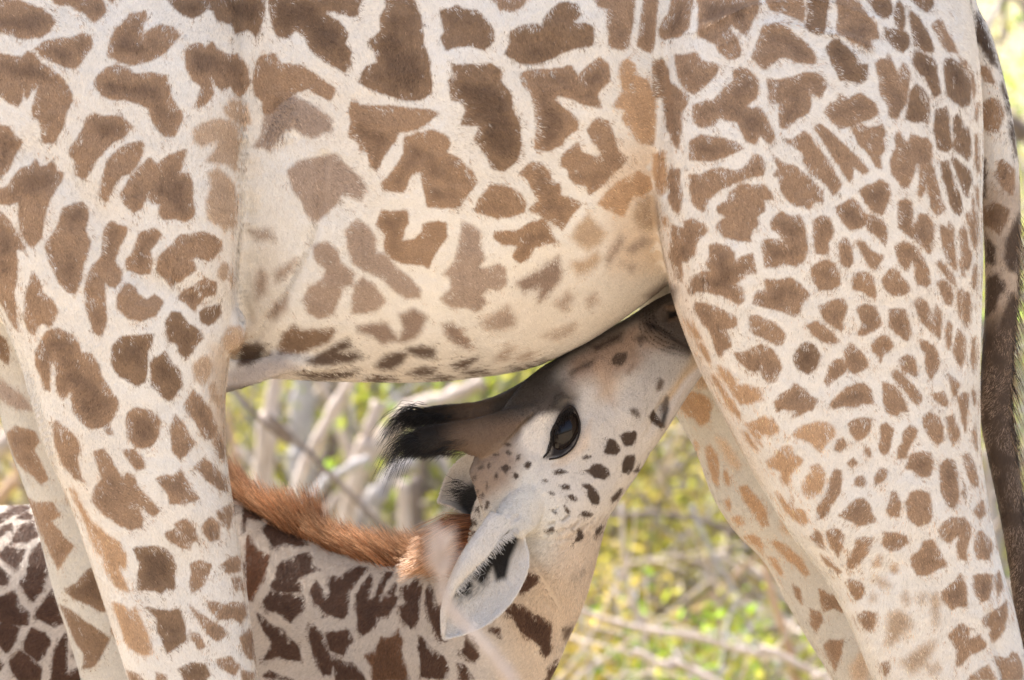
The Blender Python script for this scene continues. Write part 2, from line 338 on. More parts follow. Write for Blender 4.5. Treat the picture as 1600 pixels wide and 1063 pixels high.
# coat patches: "@tile x0 y0 scale layer" then one polygon per line; an optional leading letter code gives its kind
SPOTS = '''
@ 0 0 2.9525 M
-40,-20 60,-10 130,20 190,40 235,70 252,105 230,145 180,175 100,180 50,160 0,150 -40,140
160,225 200,195 260,180 330,175 385,155 415,165 428,215 400,250 375,290 350,318 300,308 250,290 200,265
-40,250 40,255 100,265 130,240 160,250 190,290 250,330 300,380 330,430 335,465 310,510 295,580 245,660 195,655 190,600 180,560 150,535 150,490 165,430 178,385 150,420 118,460 108,400 100,470 80,495 40,475 0,440 -40,430
235,-20 250,15 290,25 320,25 350,45 400,65 420,90 440,105 470,75 490,55 480,20 455,-20
490,-20 515,15 545,-20
600,60 640,60 670,50 678,80 660,120 655,170 700,130 750,115 800,130 828,165 800,200 760,245 700,280 620,300 560,290 495,255 510,190 530,140 570,105
430,385 450,350 490,315 540,300 590,320 630,345 700,335 770,350 780,400 790,450 830,510 845,545 820,600 800,632 760,628 730,600 700,545 685,500 640,480 580,460 520,460 470,440
855,240 880,205 920,200 950,220 980,195 1000,225 1060,255 1095,250 1125,285 1145,330 1155,380 1130,435 1100,445 1080,420 1060,400 1030,420 1000,400 975,350 985,430 960,470 910,500 905,470 930,400 890,370 860,320
l 1030,500 1060,470 1110,465 1140,480 1155,570 1120,580 1080,560 1045,530
d 760,-20 790,20 830,60 880,85 920,70 960,45 985,50 1000,90 1030,100 1075,120 1085,155 1140,135 1165,150 1182,185 1200,130 1222,60 1230,-20
315,690 350,650 385,590 395,550 430,522 490,540 550,535 590,565 618,590 570,630 510,665 480,700 440,745 410,800 385,825 345,805 340,770 355,745 320,715
545,690 590,665 640,650 668,665 660,700 630,770 600,800 560,810 530,850 510,900 490,935 455,900 475,810 500,740
640,775 695,725 715,765 760,730 820,700 860,690 850,740 830,800 870,800 890,850 885,900 900,990 860,1025 800,1010 760,1015 730,985 740,940 700,940 680,900 655,960 620,980 570,940 553,900 600,820
l 890,600 930,570 1000,550 1060,555 1110,590 1100,640 1125,690 1110,770 1085,790 1040,755 950,745 1000,680 1000,650 930,675 900,655
l 960,800 1000,775 1040,800 1085,860 1095,930 1095,1040 1040,1063 960,1010 950,930 975,860
-30,580 35,585 65,625 105,655 70,710 40,780 0,830 -30,830
50,830 95,780 140,765 160,735 180,770 220,760 240,740 260,790 290,800 280,840 240,900 210,970 190,1100 150,1145 110,1100 90,1050 85,930 40,945 0,940 -30,920 -30,870 30,870
@ 0 340 2.9525 M
-30,-50 0,-30 40,10 80,70 120,150 75,150 80,260 65,340 75,440 85,525 60,500 30,440 0,390 -30,380
290,-40 330,-60 380,-70 400,-50 405,0 390,60 415,110 405,170 385,210 375,290 345,355 310,340 270,300 255,260 225,200 205,130 240,80 265,40
480,60 510,15 560,40 585,45 580,80 550,130 530,200 560,250 560,290 530,325 480,300 485,380 495,470 470,550 430,530 425,490 400,430 390,340 400,280 430,215 465,185 475,120
640,70 720,50 745,80 720,120 690,150 705,200 690,260 640,262 585,240 580,200 610,160 630,110
730,180 800,120 830,80 880,80 930,65 980,80 1020,110 1020,150 970,200 920,190 880,180 910,240 840,290 790,320 770,290 725,250
540,370 580,300 620,320 640,360 680,385 710,355 755,390 720,450 650,475 590,465 540,420
820,375 850,340 900,315 950,280 1000,300 1005,350 950,370 920,410 905,440 870,400
d 925,440 960,420 1020,405 1030,440 1000,480 970,500 930,480
l 1005,250 1030,210 1060,230 1075,290 1020,290
d 765,480 790,435 830,440 870,490 920,520 940,555 900,600 860,650 825,620 820,580 780,570 770,530
l 1025,560 1060,505 1110,500 1135,540 1120,610 1080,640 1040,610
115,380 150,250 180,290 200,350 240,380 265,430 240,500 200,490 175,500 155,545 125,510 110,440
165,620 210,530 260,510 330,540 360,580 370,620 420,630 455,680 470,740 500,780 550,850 525,920 500,950 520,1000 495,1000 480,965 420,975 380,950 340,900 325,800 290,845 260,800 260,700 245,640 232,700 230,800 205,790 185,720 165,680
d 515,600 560,550 620,545 710,535 700,580 680,620 680,700 670,750 630,775 590,750 550,730 515,680
d 695,660 730,640 760,615 790,670 830,710 840,770 800,830 780,845 740,820 700,770
l 890,680 950,635 985,680 970,730 935,775 900,745
l 960,780 985,765 1010,830 1010,870 980,840
850,860 890,800 930,830 970,890 1000,960 990,1010 950,1030 930,1000 900,940 860,890
580,920 620,875 700,890 740,940 730,1010 690,1060 630,1060 590,1010
785,960 805,905 850,960 895,1040 880,1063 855,1090 827,1115 795,1075
985,1040 1010,995 1035,1050 1035,1110 1010,1110
245,960 255,935 300,970 350,1020 370,1063 355,1120 380,1215 340,1200 290,1140 255,1050
@ 0 700 2.928 M
430,20 470,5 500,40 540,110 570,150 575,110 610,130 640,190 700,250 730,290 700,310 660,280 615,250 655,320 650,360 600,375 530,345 470,300 420,240 430,190 470,140 450,90
560,10 610,10 650,40 665,90 630,105 590,60
715,140 760,120 790,130 820,95 850,150 880,200 905,230 850,250 775,255 770,210 740,175
885,90 930,45 960,70 1000,110 1030,130 1045,200 1000,190 950,150
990,290 1050,260 1063,300 1050,370 1020,360 1000,320
925,350 960,315 1000,350 1000,420 960,430 930,390
800,350 845,320 890,370 910,420 880,430 870,465 820,455 770,420 755,390 790,375 830,395
d 610,460 700,450 760,465 790,500 805,540 800,600 800,650 760,640 740,665 690,650 630,650 630,590 640,530
870,530 910,515 970,535 955,580 930,630 880,665 865,620 880,570
w 320,185 345,200 380,270 410,330 480,390 545,430 575,490 575,550 540,545 560,600 590,660 530,635 490,570 470,500 440,470 420,420 390,340 350,260
1010,540 1060,500 1095,495 1105,560 1040,575
1060,600 1100,590 1120,650 1080,650
945,700 1000,710 1030,720 1060,705 1120,710 1130,760 1100,800 1070,780 1000,785 960,740
865,720 900,745 960,790 1010,820 1045,850 990,885 950,850 910,800
870,840 910,855 940,910 910,920 880,880
d 665,725 720,740 780,745 820,735 845,820 850,880 800,915 765,940 740,880 720,830 720,780
w 515,710 560,720 600,750 620,730 645,790 680,860 700,940 650,950 600,920 570,880 545,800
1100,870 1140,830 1160,880 1165,970 1130,960 1110,910
990,970 1050,955 1100,1000 1070,1040 1010,1010
d 815,1010 870,985 940,990 960,1040 930,1080 850,1080
585,1020 630,1035 660,1070 600,1080
715,1030 760,1040 765,1080 720,1080
1105,1020 1165,1030 1165,1080 1110,1070
@ 0 340 2.9525 F
g -30,760 0,745 60,790 110,830 150,890 80,885 0,840 -30,820
d -30,520 20,560 40,600 40,680 0,650 -30,640
g 100,640 140,680 170,760 150,790 120,740
@ 0 700 2.928 F
30,-65 70,-98 160,-75 180,-30 150,10 190,70 220,145 190,165 140,120 80,70 50,10
120,220 160,250 240,250 275,310 230,335 260,370 335,450 290,520 265,555 240,500 200,420 165,340 140,280
d 295,650 350,620 400,560 440,540 465,590 490,650 510,740 460,750 400,715 340,690
d 275,720 320,740 380,790 430,820 500,870 470,940 430,1000 380,1010 385,940 340,880 310,800
l 305,220 320,190 345,230 350,260 310,250
505,830 540,820 580,860 580,920 540,895
g 255,60 280,50 290,110 270,100
@ 380 0 2.9525 M
d 115,-20 130,100 155,165 210,180 235,140 280,165 310,230 370,280 430,310 465,335 490,300 495,240 465,200 485,155 440,100 400,80 370,55 400,50 460,65 500,80 530,70 530,30 560,-20
d 655,-20 660,30 630,80 635,140 580,190 605,240 615,290 560,310 530,380 600,420 680,445 750,465 820,460 870,430 875,370 865,330 865,290 835,210 825,130 815,70 780,-20
d 910,50 960,40 985,25 1020,45 1080,50 1120,90 1155,140 1158,195 1110,230 1050,215 1000,215 940,232 910,175 930,150 920,100
60,290 80,260 150,250 170,295 260,300 330,340 390,390 425,410 405,465 350,440 300,410 240,430 200,470 150,560 90,520 90,470 55,440 45,370
g 150,470 230,440 330,490 410,550 405,610 370,610 320,640 270,620 240,590 200,600 150,660 130,700 90,680 50,680 85,620 90,580 100,520
485,510 500,460 540,490 590,490 680,490 780,500 850,505 905,520 850,570 800,600 720,610 690,660 650,720 610,790 580,770 575,710 540,690 520,650 480,630 495,570
740,640 800,615 880,600 940,625 960,660 940,700 1000,730 1060,790 1085,835 1030,900 1000,950 900,955 850,950 835,880 820,790 780,800 740,890 680,885 640,880 635,850 690,790 740,710
g 205,790 250,750 320,730 430,710 460,750 500,790 540,830 565,875 540,930 490,910 450,900 430,945 380,990 330,1030 290,980 270,930 230,880
@ 380 300 2.9525 M
g 320,250 380,230 430,270 450,330 510,380 500,430 460,440 440,500 410,570 350,585 300,560 275,500 300,450 370,400 380,360 330,310
g 515,430 550,400 600,440 655,510 620,550 570,565 500,565 500,520
g 470,180 520,130 570,160 605,220 610,290 650,290 700,350 770,395 820,450 815,480 750,490 700,460 640,410 560,370 500,330 480,250
610,155 635,85 680,95 755,85 760,140 740,180 730,230 790,220 830,180 830,150 900,130 940,140 940,200 905,250 870,310 860,340 800,330 730,330 680,310 650,270 650,200
g 1000,220 1015,130 1060,150 1095,180 1095,240 1115,300 1080,345 1135,345 1175,330 1210,360 1215,420 1185,450 1125,440 1105,470 1120,510 1075,550 1030,520 960,520 910,480 960,440 960,390 925,370 980,310
G 525,625 600,615 660,610 690,650 720,680 740,620 720,570 790,535 850,565 820,630 790,670 740,690 700,685 640,700 590,665 530,650
D 160,720 180,660 230,615 270,640 340,635 420,640 400,690 330,720 250,750 165,745
K 290,780 370,740 430,700 480,685 500,720 440,740 520,740 545,760 500,785 400,800 330,800
K -20,700 60,700 100,710 75,770 20,800 -20,800
K 240,835 330,840 420,835 530,825 480,850 380,870 300,862
K 610,800 650,760 720,735 760,740 730,790 680,820 630,820
K 750,720 820,700 880,710 890,750 830,755 770,740
G 920,600 960,590 1000,620 1040,670 1050,710 1000,700 950,660
K 565,860 640,848 700,865 640,880 580,880
K 760,835 830,800 890,810 870,840 800,845
K 850,860 900,840 950,850 930,865
K 955,790 1010,770 1080,760 1030,810 980,810
K 1020,830 1070,818 1120,830 1060,840
F 50,430 80,360 110,380 100,470 60,500
F 110,580 140,520 200,490 200,540 150,590
F 150,370 240,310 220,370 150,420
F 30,180 120,170 140,220 60,220
@ 700 300 2.9525 M
215,180 320,180 380,145 440,130 470,170 500,240 450,245 400,260 375,310 330,330 300,300 320,250 250,240 215,210
L 575,220 600,160 650,105 700,160 725,190 700,240 650,275 600,245
L 575,330 640,320 690,270 700,320 650,370 600,390
G 320,420 380,390 440,360 515,305 525,370 520,420 460,490 420,520 430,460 400,450 350,470
F 730,310 760,250 800,200 810,240 770,300 740,340
F 500,530 560,470 580,500 540,555
F 150,600 220,560 270,525 310,580 310,620 240,640 180,630
F 640,500 680,470 690,510 650,530
F 450,670 540,630 590,610 570,650 500,680
F 800,330 860,340 850,370
F 820,260 900,210 940,230 850,290
F 220,770 270,710 300,720 270,770
F 320,770 380,740 390,770
K 290,808 340,812 350,828 300,830
K 365,800 385,796 388,806 368,810
K 410,792 440,775 436,792 412,800
@ 700 0 2.9525 M
195,-20 240,45 290,55 340,35 375,-20
d 440,90 480,40 520,10 600,20 610,70 585,105 640,110 670,130 670,210 600,220 530,240 480,270 420,290 370,298 320,285 260,250 290,200 285,150 340,120 400,110 440,130
665,-20 690,30 740,40 730,110 745,160 740,215 800,230 830,220 845,150 860,50 865,-20
905,-20 890,80 875,210 900,230 940,250 950,200 955,100 970,-20
d 5,370 40,355 20,300 80,300 130,300 200,295 240,320 240,370 295,440 295,500 325,560 340,660 320,740 260,790 200,775 180,720 125,640 150,580 60,575 90,500 60,470 20,460
330,345 380,325 480,320 570,305 600,350 640,310 700,265 740,300 750,370 700,420 690,440 710,500 650,490 580,460 510,440 490,460 560,520 605,560 600,600 540,640 530,670 470,700 400,690 410,620 400,500 380,430 345,390
645,600 690,545 740,560 760,620 780,690 830,730 800,770 740,820 700,870 655,900 640,860 590,850 560,820 560,790 525,770 530,720 600,660 620,710 700,730 710,700 670,660
w 795,290 830,270 860,300 870,350 920,370 955,450 955,550 950,670 880,660 840,600 800,550 820,510 760,490 810,420 790,350
330,800 380,750 430,755 470,810 480,850 520,850 520,910 570,920 620,945 580,990 530,1070 480,1025 400,985 370,970 390,950 420,930 390,880 370,830
135,930 200,850 270,860 330,890 365,940 350,980 290,1000 230,1005 190,990 130,970
w 695,940 740,880 800,830 880,790 930,820 945,870 890,910 850,900 810,1000 740,970
L 850,1000 880,930 950,880 990,1040 940,1060 880,1050
@ 1020 0 3.937 M
40,190 60,130 100,80 120,-20 250,-20 235,60 225,170 150,230 60,245 45,220
280,190 285,60 270,-20 650,-20 650,60 610,130 575,225 540,190 480,155 470,180 520,240 545,310 530,350 470,365 410,320 380,270 320,240 280,220
690,-20 720,60 790,80 860,100 925,130 940,50 920,-20
d 950,-20 960,70 935,170 1020,220 1055,200 1070,100 1080,-20
610,350 650,240 680,160 740,145 820,165 890,225 960,280 1000,350 1000,390 950,395 880,380 840,360 790,350 750,380 690,430 640,390
135,340 200,340 265,320 300,375 400,400 400,440 350,500 300,550 250,580 200,550 150,470
0,370 60,370 90,430 100,500 160,550 215,600 210,640 170,690 175,790 155,920 110,860 80,800 60,650 60,600 0,600
250,650 330,620 385,620 400,590 450,535 500,490 495,440 540,415 600,440 650,500 635,600 570,660 670,670 710,750 755,840 720,890 660,830 635,890 580,870 545,800 520,750 460,740 400,720 380,770 290,785 250,740
705,485 760,495 850,480 920,450 1010,450 1080,520 1050,560 1035,610 980,570 960,540 975,640 960,690 880,740 830,790 780,785 775,700 780,630 720,640 715,560
225,870 300,830 370,845 440,855 510,875 555,915 510,940 440,965 370,990 300,990 225,980
810,860 860,860 930,810 970,840 1010,910 1080,985 1130,1085 1160,1130 1130,1190 1105,1200 1070,1140 1010,1095 970,1070 930,1000 920,940 850,890
@ 1300 0 3.937 M
d -40,300 0,250 40,245 100,300 145,350 150,385 215,400 215,490 180,512 110,500 45,490 30,440 0,400 -15,350
20,-20 100,-10 170,10 190,60 230,110 270,150 285,200 288,245 240,235 250,290 215,305 170,275 100,250 40,205 30,160 40,90
d 205,-20 240,30 280,90 330,120 365,90 370,50 350,-20
d 380,110 390,50 410,5 440,50 450,110 440,185 400,160
d 320,170 380,180 440,190 475,220 475,280 440,320 400,310 360,270 330,220
d 485,-20 530,40 590,80 620,30 620,-20
d 475,65 530,100 560,160 590,210 625,290 610,330 560,310 510,280 490,200
610,155 650,125 680,130 700,180 740,250 775,325 720,320 680,290 650,220
d 495,390 510,310 560,330 620,360 645,400 640,450 660,500 668,570 630,600 600,540 570,470 540,460
265,380 300,365 340,370 345,320 370,380 400,440 395,470 420,440 430,390 460,400 480,460 465,560 460,640 420,690 400,735 350,720 345,650 300,590 290,540 300,500 275,440
d 455,730 470,640 480,570 520,520 560,550 590,600 600,680 590,760 550,745 510,755
d 690,370 740,360 790,390 840,450 860,520 845,640 810,660 770,640 730,600 710,590 695,480
780,350 830,380 870,470 885,560 870,610 850,520 820,430
d 625,790 640,680 700,660 715,700 720,800 740,900 710,935 650,920 640,860
d 745,730 770,705 795,740 800,790 830,780 850,850 858,950 840,990 790,950 750,910
-50,690 -10,640 40,620 45,580 100,610 170,575 220,600 270,650 285,700 240,730 180,750 150,770 50,790 0,750
120,790 180,770 240,790 310,770 335,820 310,850 325,920 290,960 305,1040 270,1030 210,930 160,880
-105,790 -87,755 -30,790 30,850 120,940 190,1005 225,1060 190,1070 120,1015 130,1090 105,1120 60,1040 0,950 -50,880
880,830 895,820 905,950 900,1060 880,1000
875,730 895,640 900,680 890,740
@ 1020 250 3.937 M
735,-34 800,20 880,40 930,90 990,140 1045,190 1050,265 1000,250 960,305 920,280 880,285 830,250 790,190 770,100 740,95 770,50
75,100 105,30 130,60 165,50 165,150 185,220 170,300 150,325 120,300 90,230 80,180
225,90 290,95 350,60 430,50 500,70 560,50 600,0 620,-30 670,-20 690,40 680,95 600,105 540,130 470,160 420,180 380,210 340,250 310,320 280,300 245,270 230,180
395,290 460,250 470,200 540,150 620,160 680,150 730,200 740,240 680,250 690,310 640,350 650,400 610,430 600,500 560,500 500,490 440,470 390,420 400,390 450,350 400,320
w 0,-30 60,-50 70,50 75,170 50,220 20,180 0,60
w 55,350 85,350 90,410 70,400
725,380 750,340 800,320 850,350 900,340 930,390 945,470 955,560 930,620 880,650 800,640 750,660 690,660 685,580 670,530 680,490 740,490 820,505 780,460 730,420
985,375 1040,345 1085,355 1115,430 1100,480 1075,510 1080,570 1040,580 1000,570 990,490
120,400 190,420 195,380 240,360 310,400 330,440 270,510 250,590 205,630 170,620 180,750 150,730 120,650 105,590 115,480
350,530 390,510 480,540 505,570 510,620 560,590 610,575 640,690 580,700 540,740 520,760 560,790 565,870 530,885 480,850 420,830 330,810 270,810 235,835 215,800 240,740 300,690 370,685 330,640 355,590
625,840 650,800 700,810 700,770 685,730 760,740 850,725 910,770 970,830 920,870 910,930 880,965 820,940 760,920 680,900 620,880
975,670 1020,630 1080,615 1120,640 1150,720 1150,770 1090,800 1030,800 980,740
250,920 260,880 310,880 390,905 450,930 520,970 520,1015 450,1040 480,1100 485,1145 440,1170 410,1210 385,1170 370,1100 350,1050 300,1000
600,960 640,950 700,980 770,1020 820,1075 800,1130 770,1140 700,1100 620,1060 600,1010
@ 1300 250 3.937 M
-80,900 0,865 70,850 95,910 70,970 60,1010 70,1050 30,1040 -30,1000 -60,960
160,195 205,160 240,150 290,120 340,150 355,210 330,280 315,340 280,330 230,300 190,240
20,290 70,270 120,235 160,270 200,330 260,350 320,385 335,440 325,525 290,490 260,460 220,430 210,400 180,420 110,430 70,390 40,340
45,520 70,475 100,490 120,550 130,630 95,665 60,640 45,580
145,500 200,510 235,560 320,590 300,620 255,675 225,650 195,590
355,30 355,0 385,-60 400,-70 380,-140 410,-170 440,-120 465,-100 490,-160 535,-140 560,-130 580,-140 612,-90 610,-20 600,10 625,60 640,130 665,230 690,300 650,340 610,310 600,240 580,170 560,190 540,230 520,210 540,60 530,30 510,20 490,100 460,165 430,175 400,130 365,90
400,260 440,235 480,260 490,330 480,390 510,400 530,330 580,340 620,400 615,480 590,520 605,560 590,575 550,530 500,490 440,450 400,410 400,330
380,530 430,500 500,530 550,600 590,680 595,760 570,775 520,760 505,720 505,650 480,620 460,680 430,670 400,610
305,730 360,660 400,690 455,750 475,790 440,830 370,830 320,790
125,740 160,690 210,685 250,720 260,780 270,850 230,840 190,805 130,800
d 670,15 715,5 730,60 750,150 790,220 800,310 780,340 740,310 720,260 700,170 680,110
d 735,-15 780,10 850,70 860,120 840,180 825,230 800,180 780,110 750,40
655,410 680,400 705,420 720,380 745,420 745,500 755,600 765,680 720,640 690,590 675,500
785,440 805,405 830,450 835,540 860,580 855,640 835,685 800,640 790,540
820,330 860,320 865,240 885,310 900,420 895,500 880,550 850,470 840,410
775,610 800,640 820,720 800,710
635,640 655,615 700,660 750,720 760,780 720,740 660,670
635,750 680,740 730,780 740,840 730,900 690,880 670,820
150,910 200,890 265,900 290,960 300,1015 250,1050 200,1080 150,1075 190,1010 170,970
345,915 440,915 465,990 480,1075 460,1108 400,1075 350,1020
495,870 530,840 575,870 600,950 615,975 632,890 665,930 668,1000 658,1100 610,1060 540,990
770,800 800,790 800,900 785,975 770,900
805,820 840,810 855,900 850,980 820,1025 805,950
865,680 880,640 895,700 890,800 865,790
880,160 900,180 905,300 890,260
710,990 735,1010 730,1130 710,1165 690,1090
@ 1300 500 3.937 M
815,-10 850,-10 850,20 830,45 815,20
75,200 110,140 160,180 200,220 220,275 200,305 130,330 90,290
-50,380 -20,300 10,250 60,240 90,290 80,330 0,375 -25,410
240,150 290,100 330,90 375,150 340,190 300,225 295,260 280,220 250,190
410,240 450,210 490,225 510,290 520,350 480,335 430,300
360,330 380,300 440,350 500,410 540,460 540,500 520,525 480,490 440,430 400,390
530,115 580,130 640,190 660,260 640,310 600,365 570,310 565,250 570,200 540,180
740,190 770,60 820,110 820,200 790,290 760,250
-15,520 60,440 130,400 190,385 240,430 255,515 190,515 130,535 60,530 0,550
310,380 370,400 410,440 440,500 465,560 410,560 395,590 330,560 315,500
715,340 760,370 790,400 760,460 740,480 725,400
600,460 680,440 705,500 700,540 650,510
770,480 800,450 840,450 835,540 825,640 820,690 790,600 780,530
550,600 600,555 650,600 675,660 675,730 650,765 600,730 560,660
695,600 740,580 770,660 785,710 740,775 715,720
95,635 180,600 245,605 235,670 200,720 155,745 120,700
300,650 330,635 370,670 360,740 345,810 310,825 290,790 300,720
430,690 480,640 520,680 510,720 470,770 450,840 400,855 405,780 430,760
15,800 30,740 70,730 90,770 50,810
195,800 225,785 240,830 220,845
100,880 130,850 155,880 120,910
260,960 300,905 340,930 320,990 270,1010
140,970 190,955 210,1000 180,1030 140,1010
445,910 470,830 540,810 600,820 615,880 590,965 530,955 490,920
655,900 700,850 750,870 770,950 775,1080 750,1160 710,1150 660,1050
800,830 840,820 870,880 900,1000 880,1030 840,980
0,950 30,910 60,930 50,1060 0,1130 -30,1200 -87,1225 -85,1150 -30,1063
860,130 880,100 885,250 870,330 855,230
860,430 885,440 880,520 865,500
860,690 880,640 890,800 870,760
@ 1020 500 3.937 M
w 200,0 240,20 295,110 260,110
w 270,140 310,150 350,220 355,260 320,230
505,205 560,200 600,180 670,145 740,180 780,240 795,290 760,370 725,385 690,350 665,300 620,320 580,290 530,250
d 870,220 910,150 950,135 1000,160 1030,220 1010,290 960,330 890,300 870,260
950,30 1010,10 1060,40 1100,80 1140,130 1100,150 1040,130 980,90
w 400,280 460,310 505,370 520,410 570,395 650,420 690,490 640,500 540,520 500,470 460,400 410,340
w 365,335 400,370 440,430 500,510 540,580 530,600 480,560 430,470 380,390
w 570,640 640,620 690,590 750,620 785,670 740,710 680,700 660,740 680,780 620,720
755,510 780,460 840,430 870,390 940,430 960,460 1015,490 990,540 930,570 860,600 880,550 800,545 770,560
w 860,700 920,650 1000,630 1060,625 1110,660 1120,710 1070,760 1030,810 990,770 960,745 880,715
w 545,680 590,700 620,760 640,800 600,770
w 700,870 760,830 800,780 850,770 870,820 930,860 880,910 840,960 820,1005 790,980 790,930 720,910
w 920,1030 950,960 990,935 975,895 1025,885 1060,940 1060,1010 1020,1070 970,1095 930,1070
@ 1020 500 3.937 F
w 165,500 220,440 300,460 340,480 360,540 340,620 290,655 250,600 220,590 170,540
W 250,370 300,310 340,360 340,420 280,420
w 330,790 350,770 390,820 405,880 400,1020 370,990 340,900
w 250,760 265,740 285,790 270,800
W 390,730 440,740 500,820 545,890 520,925 470,890 430,810
w 435,940 450,925 475,1000 460,1020 440,990
@ 1020 750 3.397 F
w 460,40 500,30 550,90 600,160 615,240 580,245 540,180 490,120
w 315,-10 345,0 345,40
w 385,-10 410,-10 405,30
w 385,110 400,100 415,140 400,160
w 425,200 460,190 485,230 450,240
w 485,300 540,290 580,340 585,390 540,350
w 625,330 670,330 730,370 790,420 830,500 810,510 760,460 690,400
w 620,410 650,420 690,490 680,510 640,460
W 680,260 690,200 740,220 800,300 720,290
745,560 780,580 790,660 760,620
885,580 940,610 990,620 1010,700 960,680 910,700 890,650
835,690 880,700 900,740 870,810 840,770
905,880 940,850 1010,850 1000,910 970,1010 940,960
@ 1020 750 3.397 M
w 680,90 720,130 740,80 750,110 740,150 800,160 825,220 800,240 750,210 700,160 650,65
840,300 870,265 900,300 915,365 880,350
925,270 980,255 1019,290 1010,340 990,400 960,370 930,320
890,395 940,430 1000,490 990,500 920,450
w 680,-10 730,-10 720,20 695,20
@ 1250 750 3.397 F
W 265,1000 330,900 360,880 370,960 350,1063 280,1063
@ 1250 750 3.397 M
w 0,160 30,180 40,220 20,240 -10,220
205,185 250,150 290,105 330,95 370,130 385,180 405,215 350,230 310,240 270,210
455,160 480,110 480,60 510,60 530,120 525,190 480,190
560,120 580,70 620,50 680,70 690,130 700,180 680,225 620,240 570,200
735,270 755,220 800,200 850,205 870,200 900,240 905,300 880,370 880,430 840,410 830,350 850,290 820,300 790,335 750,310
855,60 870,30 885,80 870,100
905,-10 945,-20 945,30 920,30
920,160 970,110 985,180 950,210
930,290 960,270 1000,310 1025,350 1000,420 940,420 925,360
435,340 450,280 500,275 560,295 575,330 530,360 480,375
250,440 290,360 300,310 350,300 385,310 370,370 330,430 300,460 260,475
590,400 640,370 650,320 700,315 740,380 775,450 720,470 680,500 620,500 590,450
l 390,440 420,395 440,410 430,450 395,465
l 475,470 510,450 525,480 490,495
255,530 330,545 340,580 320,630 290,645 260,580
L 400,530 450,530 480,560 430,565
L 375,610 400,610 400,640 375,640
L 540,620 560,590 580,630 560,660
L 640,600 665,600 665,640 645,640
L 695,620 720,600 735,660 735,760 715,770 700,700
755,590 800,550 830,530 850,495 880,560 880,620 890,680 840,665 800,690 760,630
920,510 970,500 1020,505 1020,570 1000,640 960,645 925,600
1040,500 1060,490 1075,570 1050,610 1040,570
965,740 1010,710 1060,680 1095,640 1100,720 1080,800 1030,870 1010,820 1030,780 980,780
305,720 350,695 400,710 400,760 380,810 340,780
L 455,840 480,710 530,690 580,720 600,770 540,820 490,875 460,870
L 540,965 600,920 660,870 720,860 700,920 670,960 700,1000 640,990 600,1030 560,990
790,830 850,760 900,790 890,850 930,840 950,820 990,870 980,900 900,930 850,980 830,990 830,900
430,980 470,960 480,1010 450,1040
1040,940 1100,950 1130,910 1180,970 1180,1063 1080,1063
890,1063 950,1010 1000,980 1040,1063
L 680,1000 730,970 740,1010 700,1030
@ 1300 0 3.937 T
d 640,-20 690,0 660,55
b 690,110 720,90 760,130 740,60 770,0 845,-20 850,80 850,180 790,240 790,290 760,280 720,200
b 890,80 920,120 960,230 980,280 1030,425 980,390 900,270 850,270 880,200
895,410 960,410 1000,510 940,500
930,640 970,600 1030,620 1055,700 1020,820 950,800 905,760
b 1045,510 1080,580 1110,720 1085,700 1050,560
b 1090,740 1120,760 1135,960 1100,860
@ 1300 250 3.937 T
1000,100 1040,0 1080,20 1125,60 1120,150 1110,215 1060,180
d 935,290 1000,265 1090,300 1080,360 1030,460 980,410 940,400
b 910,0 940,0 945,230 920,250
b 1070,500 1150,330 1155,600 1150,700 1090,680 1060,600
b 940,460 1000,540 1000,640 945,630
b 945,740 1010,700 1070,770 1020,860 1000,930 945,960
b 1040,980 1110,820 1150,860 1140,1063 1040,1063
@ 700 600 3.937 H
958,420 985,340 1010,335 1030,350 1060,380 1065,410 1030,440 980,435
1055,320 1080,300 1140,290 1165,300 1155,360 1130,385 1090,385 1065,345
1070,545 1070,490 1095,440 1150,430 1155,460 1140,520 1110,560
820,535 870,520 890,495 940,490 985,520 995,560 960,590 900,580 870,550
820,615 870,610 910,650 930,700 920,740 880,735 850,690 855,650 825,635
820,450 850,435 880,445 870,460 830,468
655,535 680,518 720,530 745,545 700,555 660,558
685,625 720,610 750,620 750,650 710,650
725,685 760,672 790,700 785,720 750,712
705,740 720,735 750,775 745,797 720,780
635,770 650,765 672,795 655,797
810,780 850,775 885,795 870,815 820,812
785,890 805,875 815,895 840,930 825,965 780,970 790,920
905,900 940,860 955,880 930,920 905,935
1000,700 1050,640 1075,640 1050,700 1005,735
615,885 640,870 655,895 635,915
620,660 640,655 660,680 635,685
580,595 600,580 618,600 595,607
465,510 485,475 515,480 520,505 490,528
320,510 360,495 388,515 355,550
395,570 415,540 438,565 420,588
350,420 375,405 390,430 375,450
415,480 425,435 450,430 445,465
345,370 370,362 395,375 370,385
275,430 315,430 310,445 280,440
240,500 255,480 265,510 250,525
180,515 215,495 225,520 195,530
285,570 300,540 310,580 295,582
150,570 180,562 170,590
230,640 240,595 252,640 240,658
155,670 170,635 190,660 170,690
205,690 215,665 225,690
225,770 240,720 255,725 240,775
115,510 130,505 135,530 120,535
120,640 140,600 150,640
140,840 165,815 185,860 170,878
145,900 180,910 165,935
165,760 190,750 195,830 180,800
1140,540 1181,490 1181,540 1150,548
g 1115,160 1150,145 1181,180 1181,210 1140,185
@ 800 430 3.937 H
610,520 640,485 715,465 705,520 670,560 620,550
D 355,600 420,560 510,520 490,560 410,590 370,615
D 480,430 540,420 600,380 685,345 670,400 580,440 520,470
D 760,390 800,365 830,395 790,420
G 710,590 750,545 745,570 720,605
D 835,290 870,270 885,320 850,345
g 885,690 910,635 935,650 925,700 890,720
g 730,820 790,850 770,880 730,850
840,870 870,830 900,860 940,930 920,945 870,920
g 915,830 950,740 962,760 950,830 930,850
@ 640 760 3.507 C
515,680 560,650 610,655 650,690 680,715 725,720 775,750 775,870 770,920 745,940 715,880 680,850 630,820 590,780 570,720
600,580 625,530 655,475 700,500 700,530 650,570
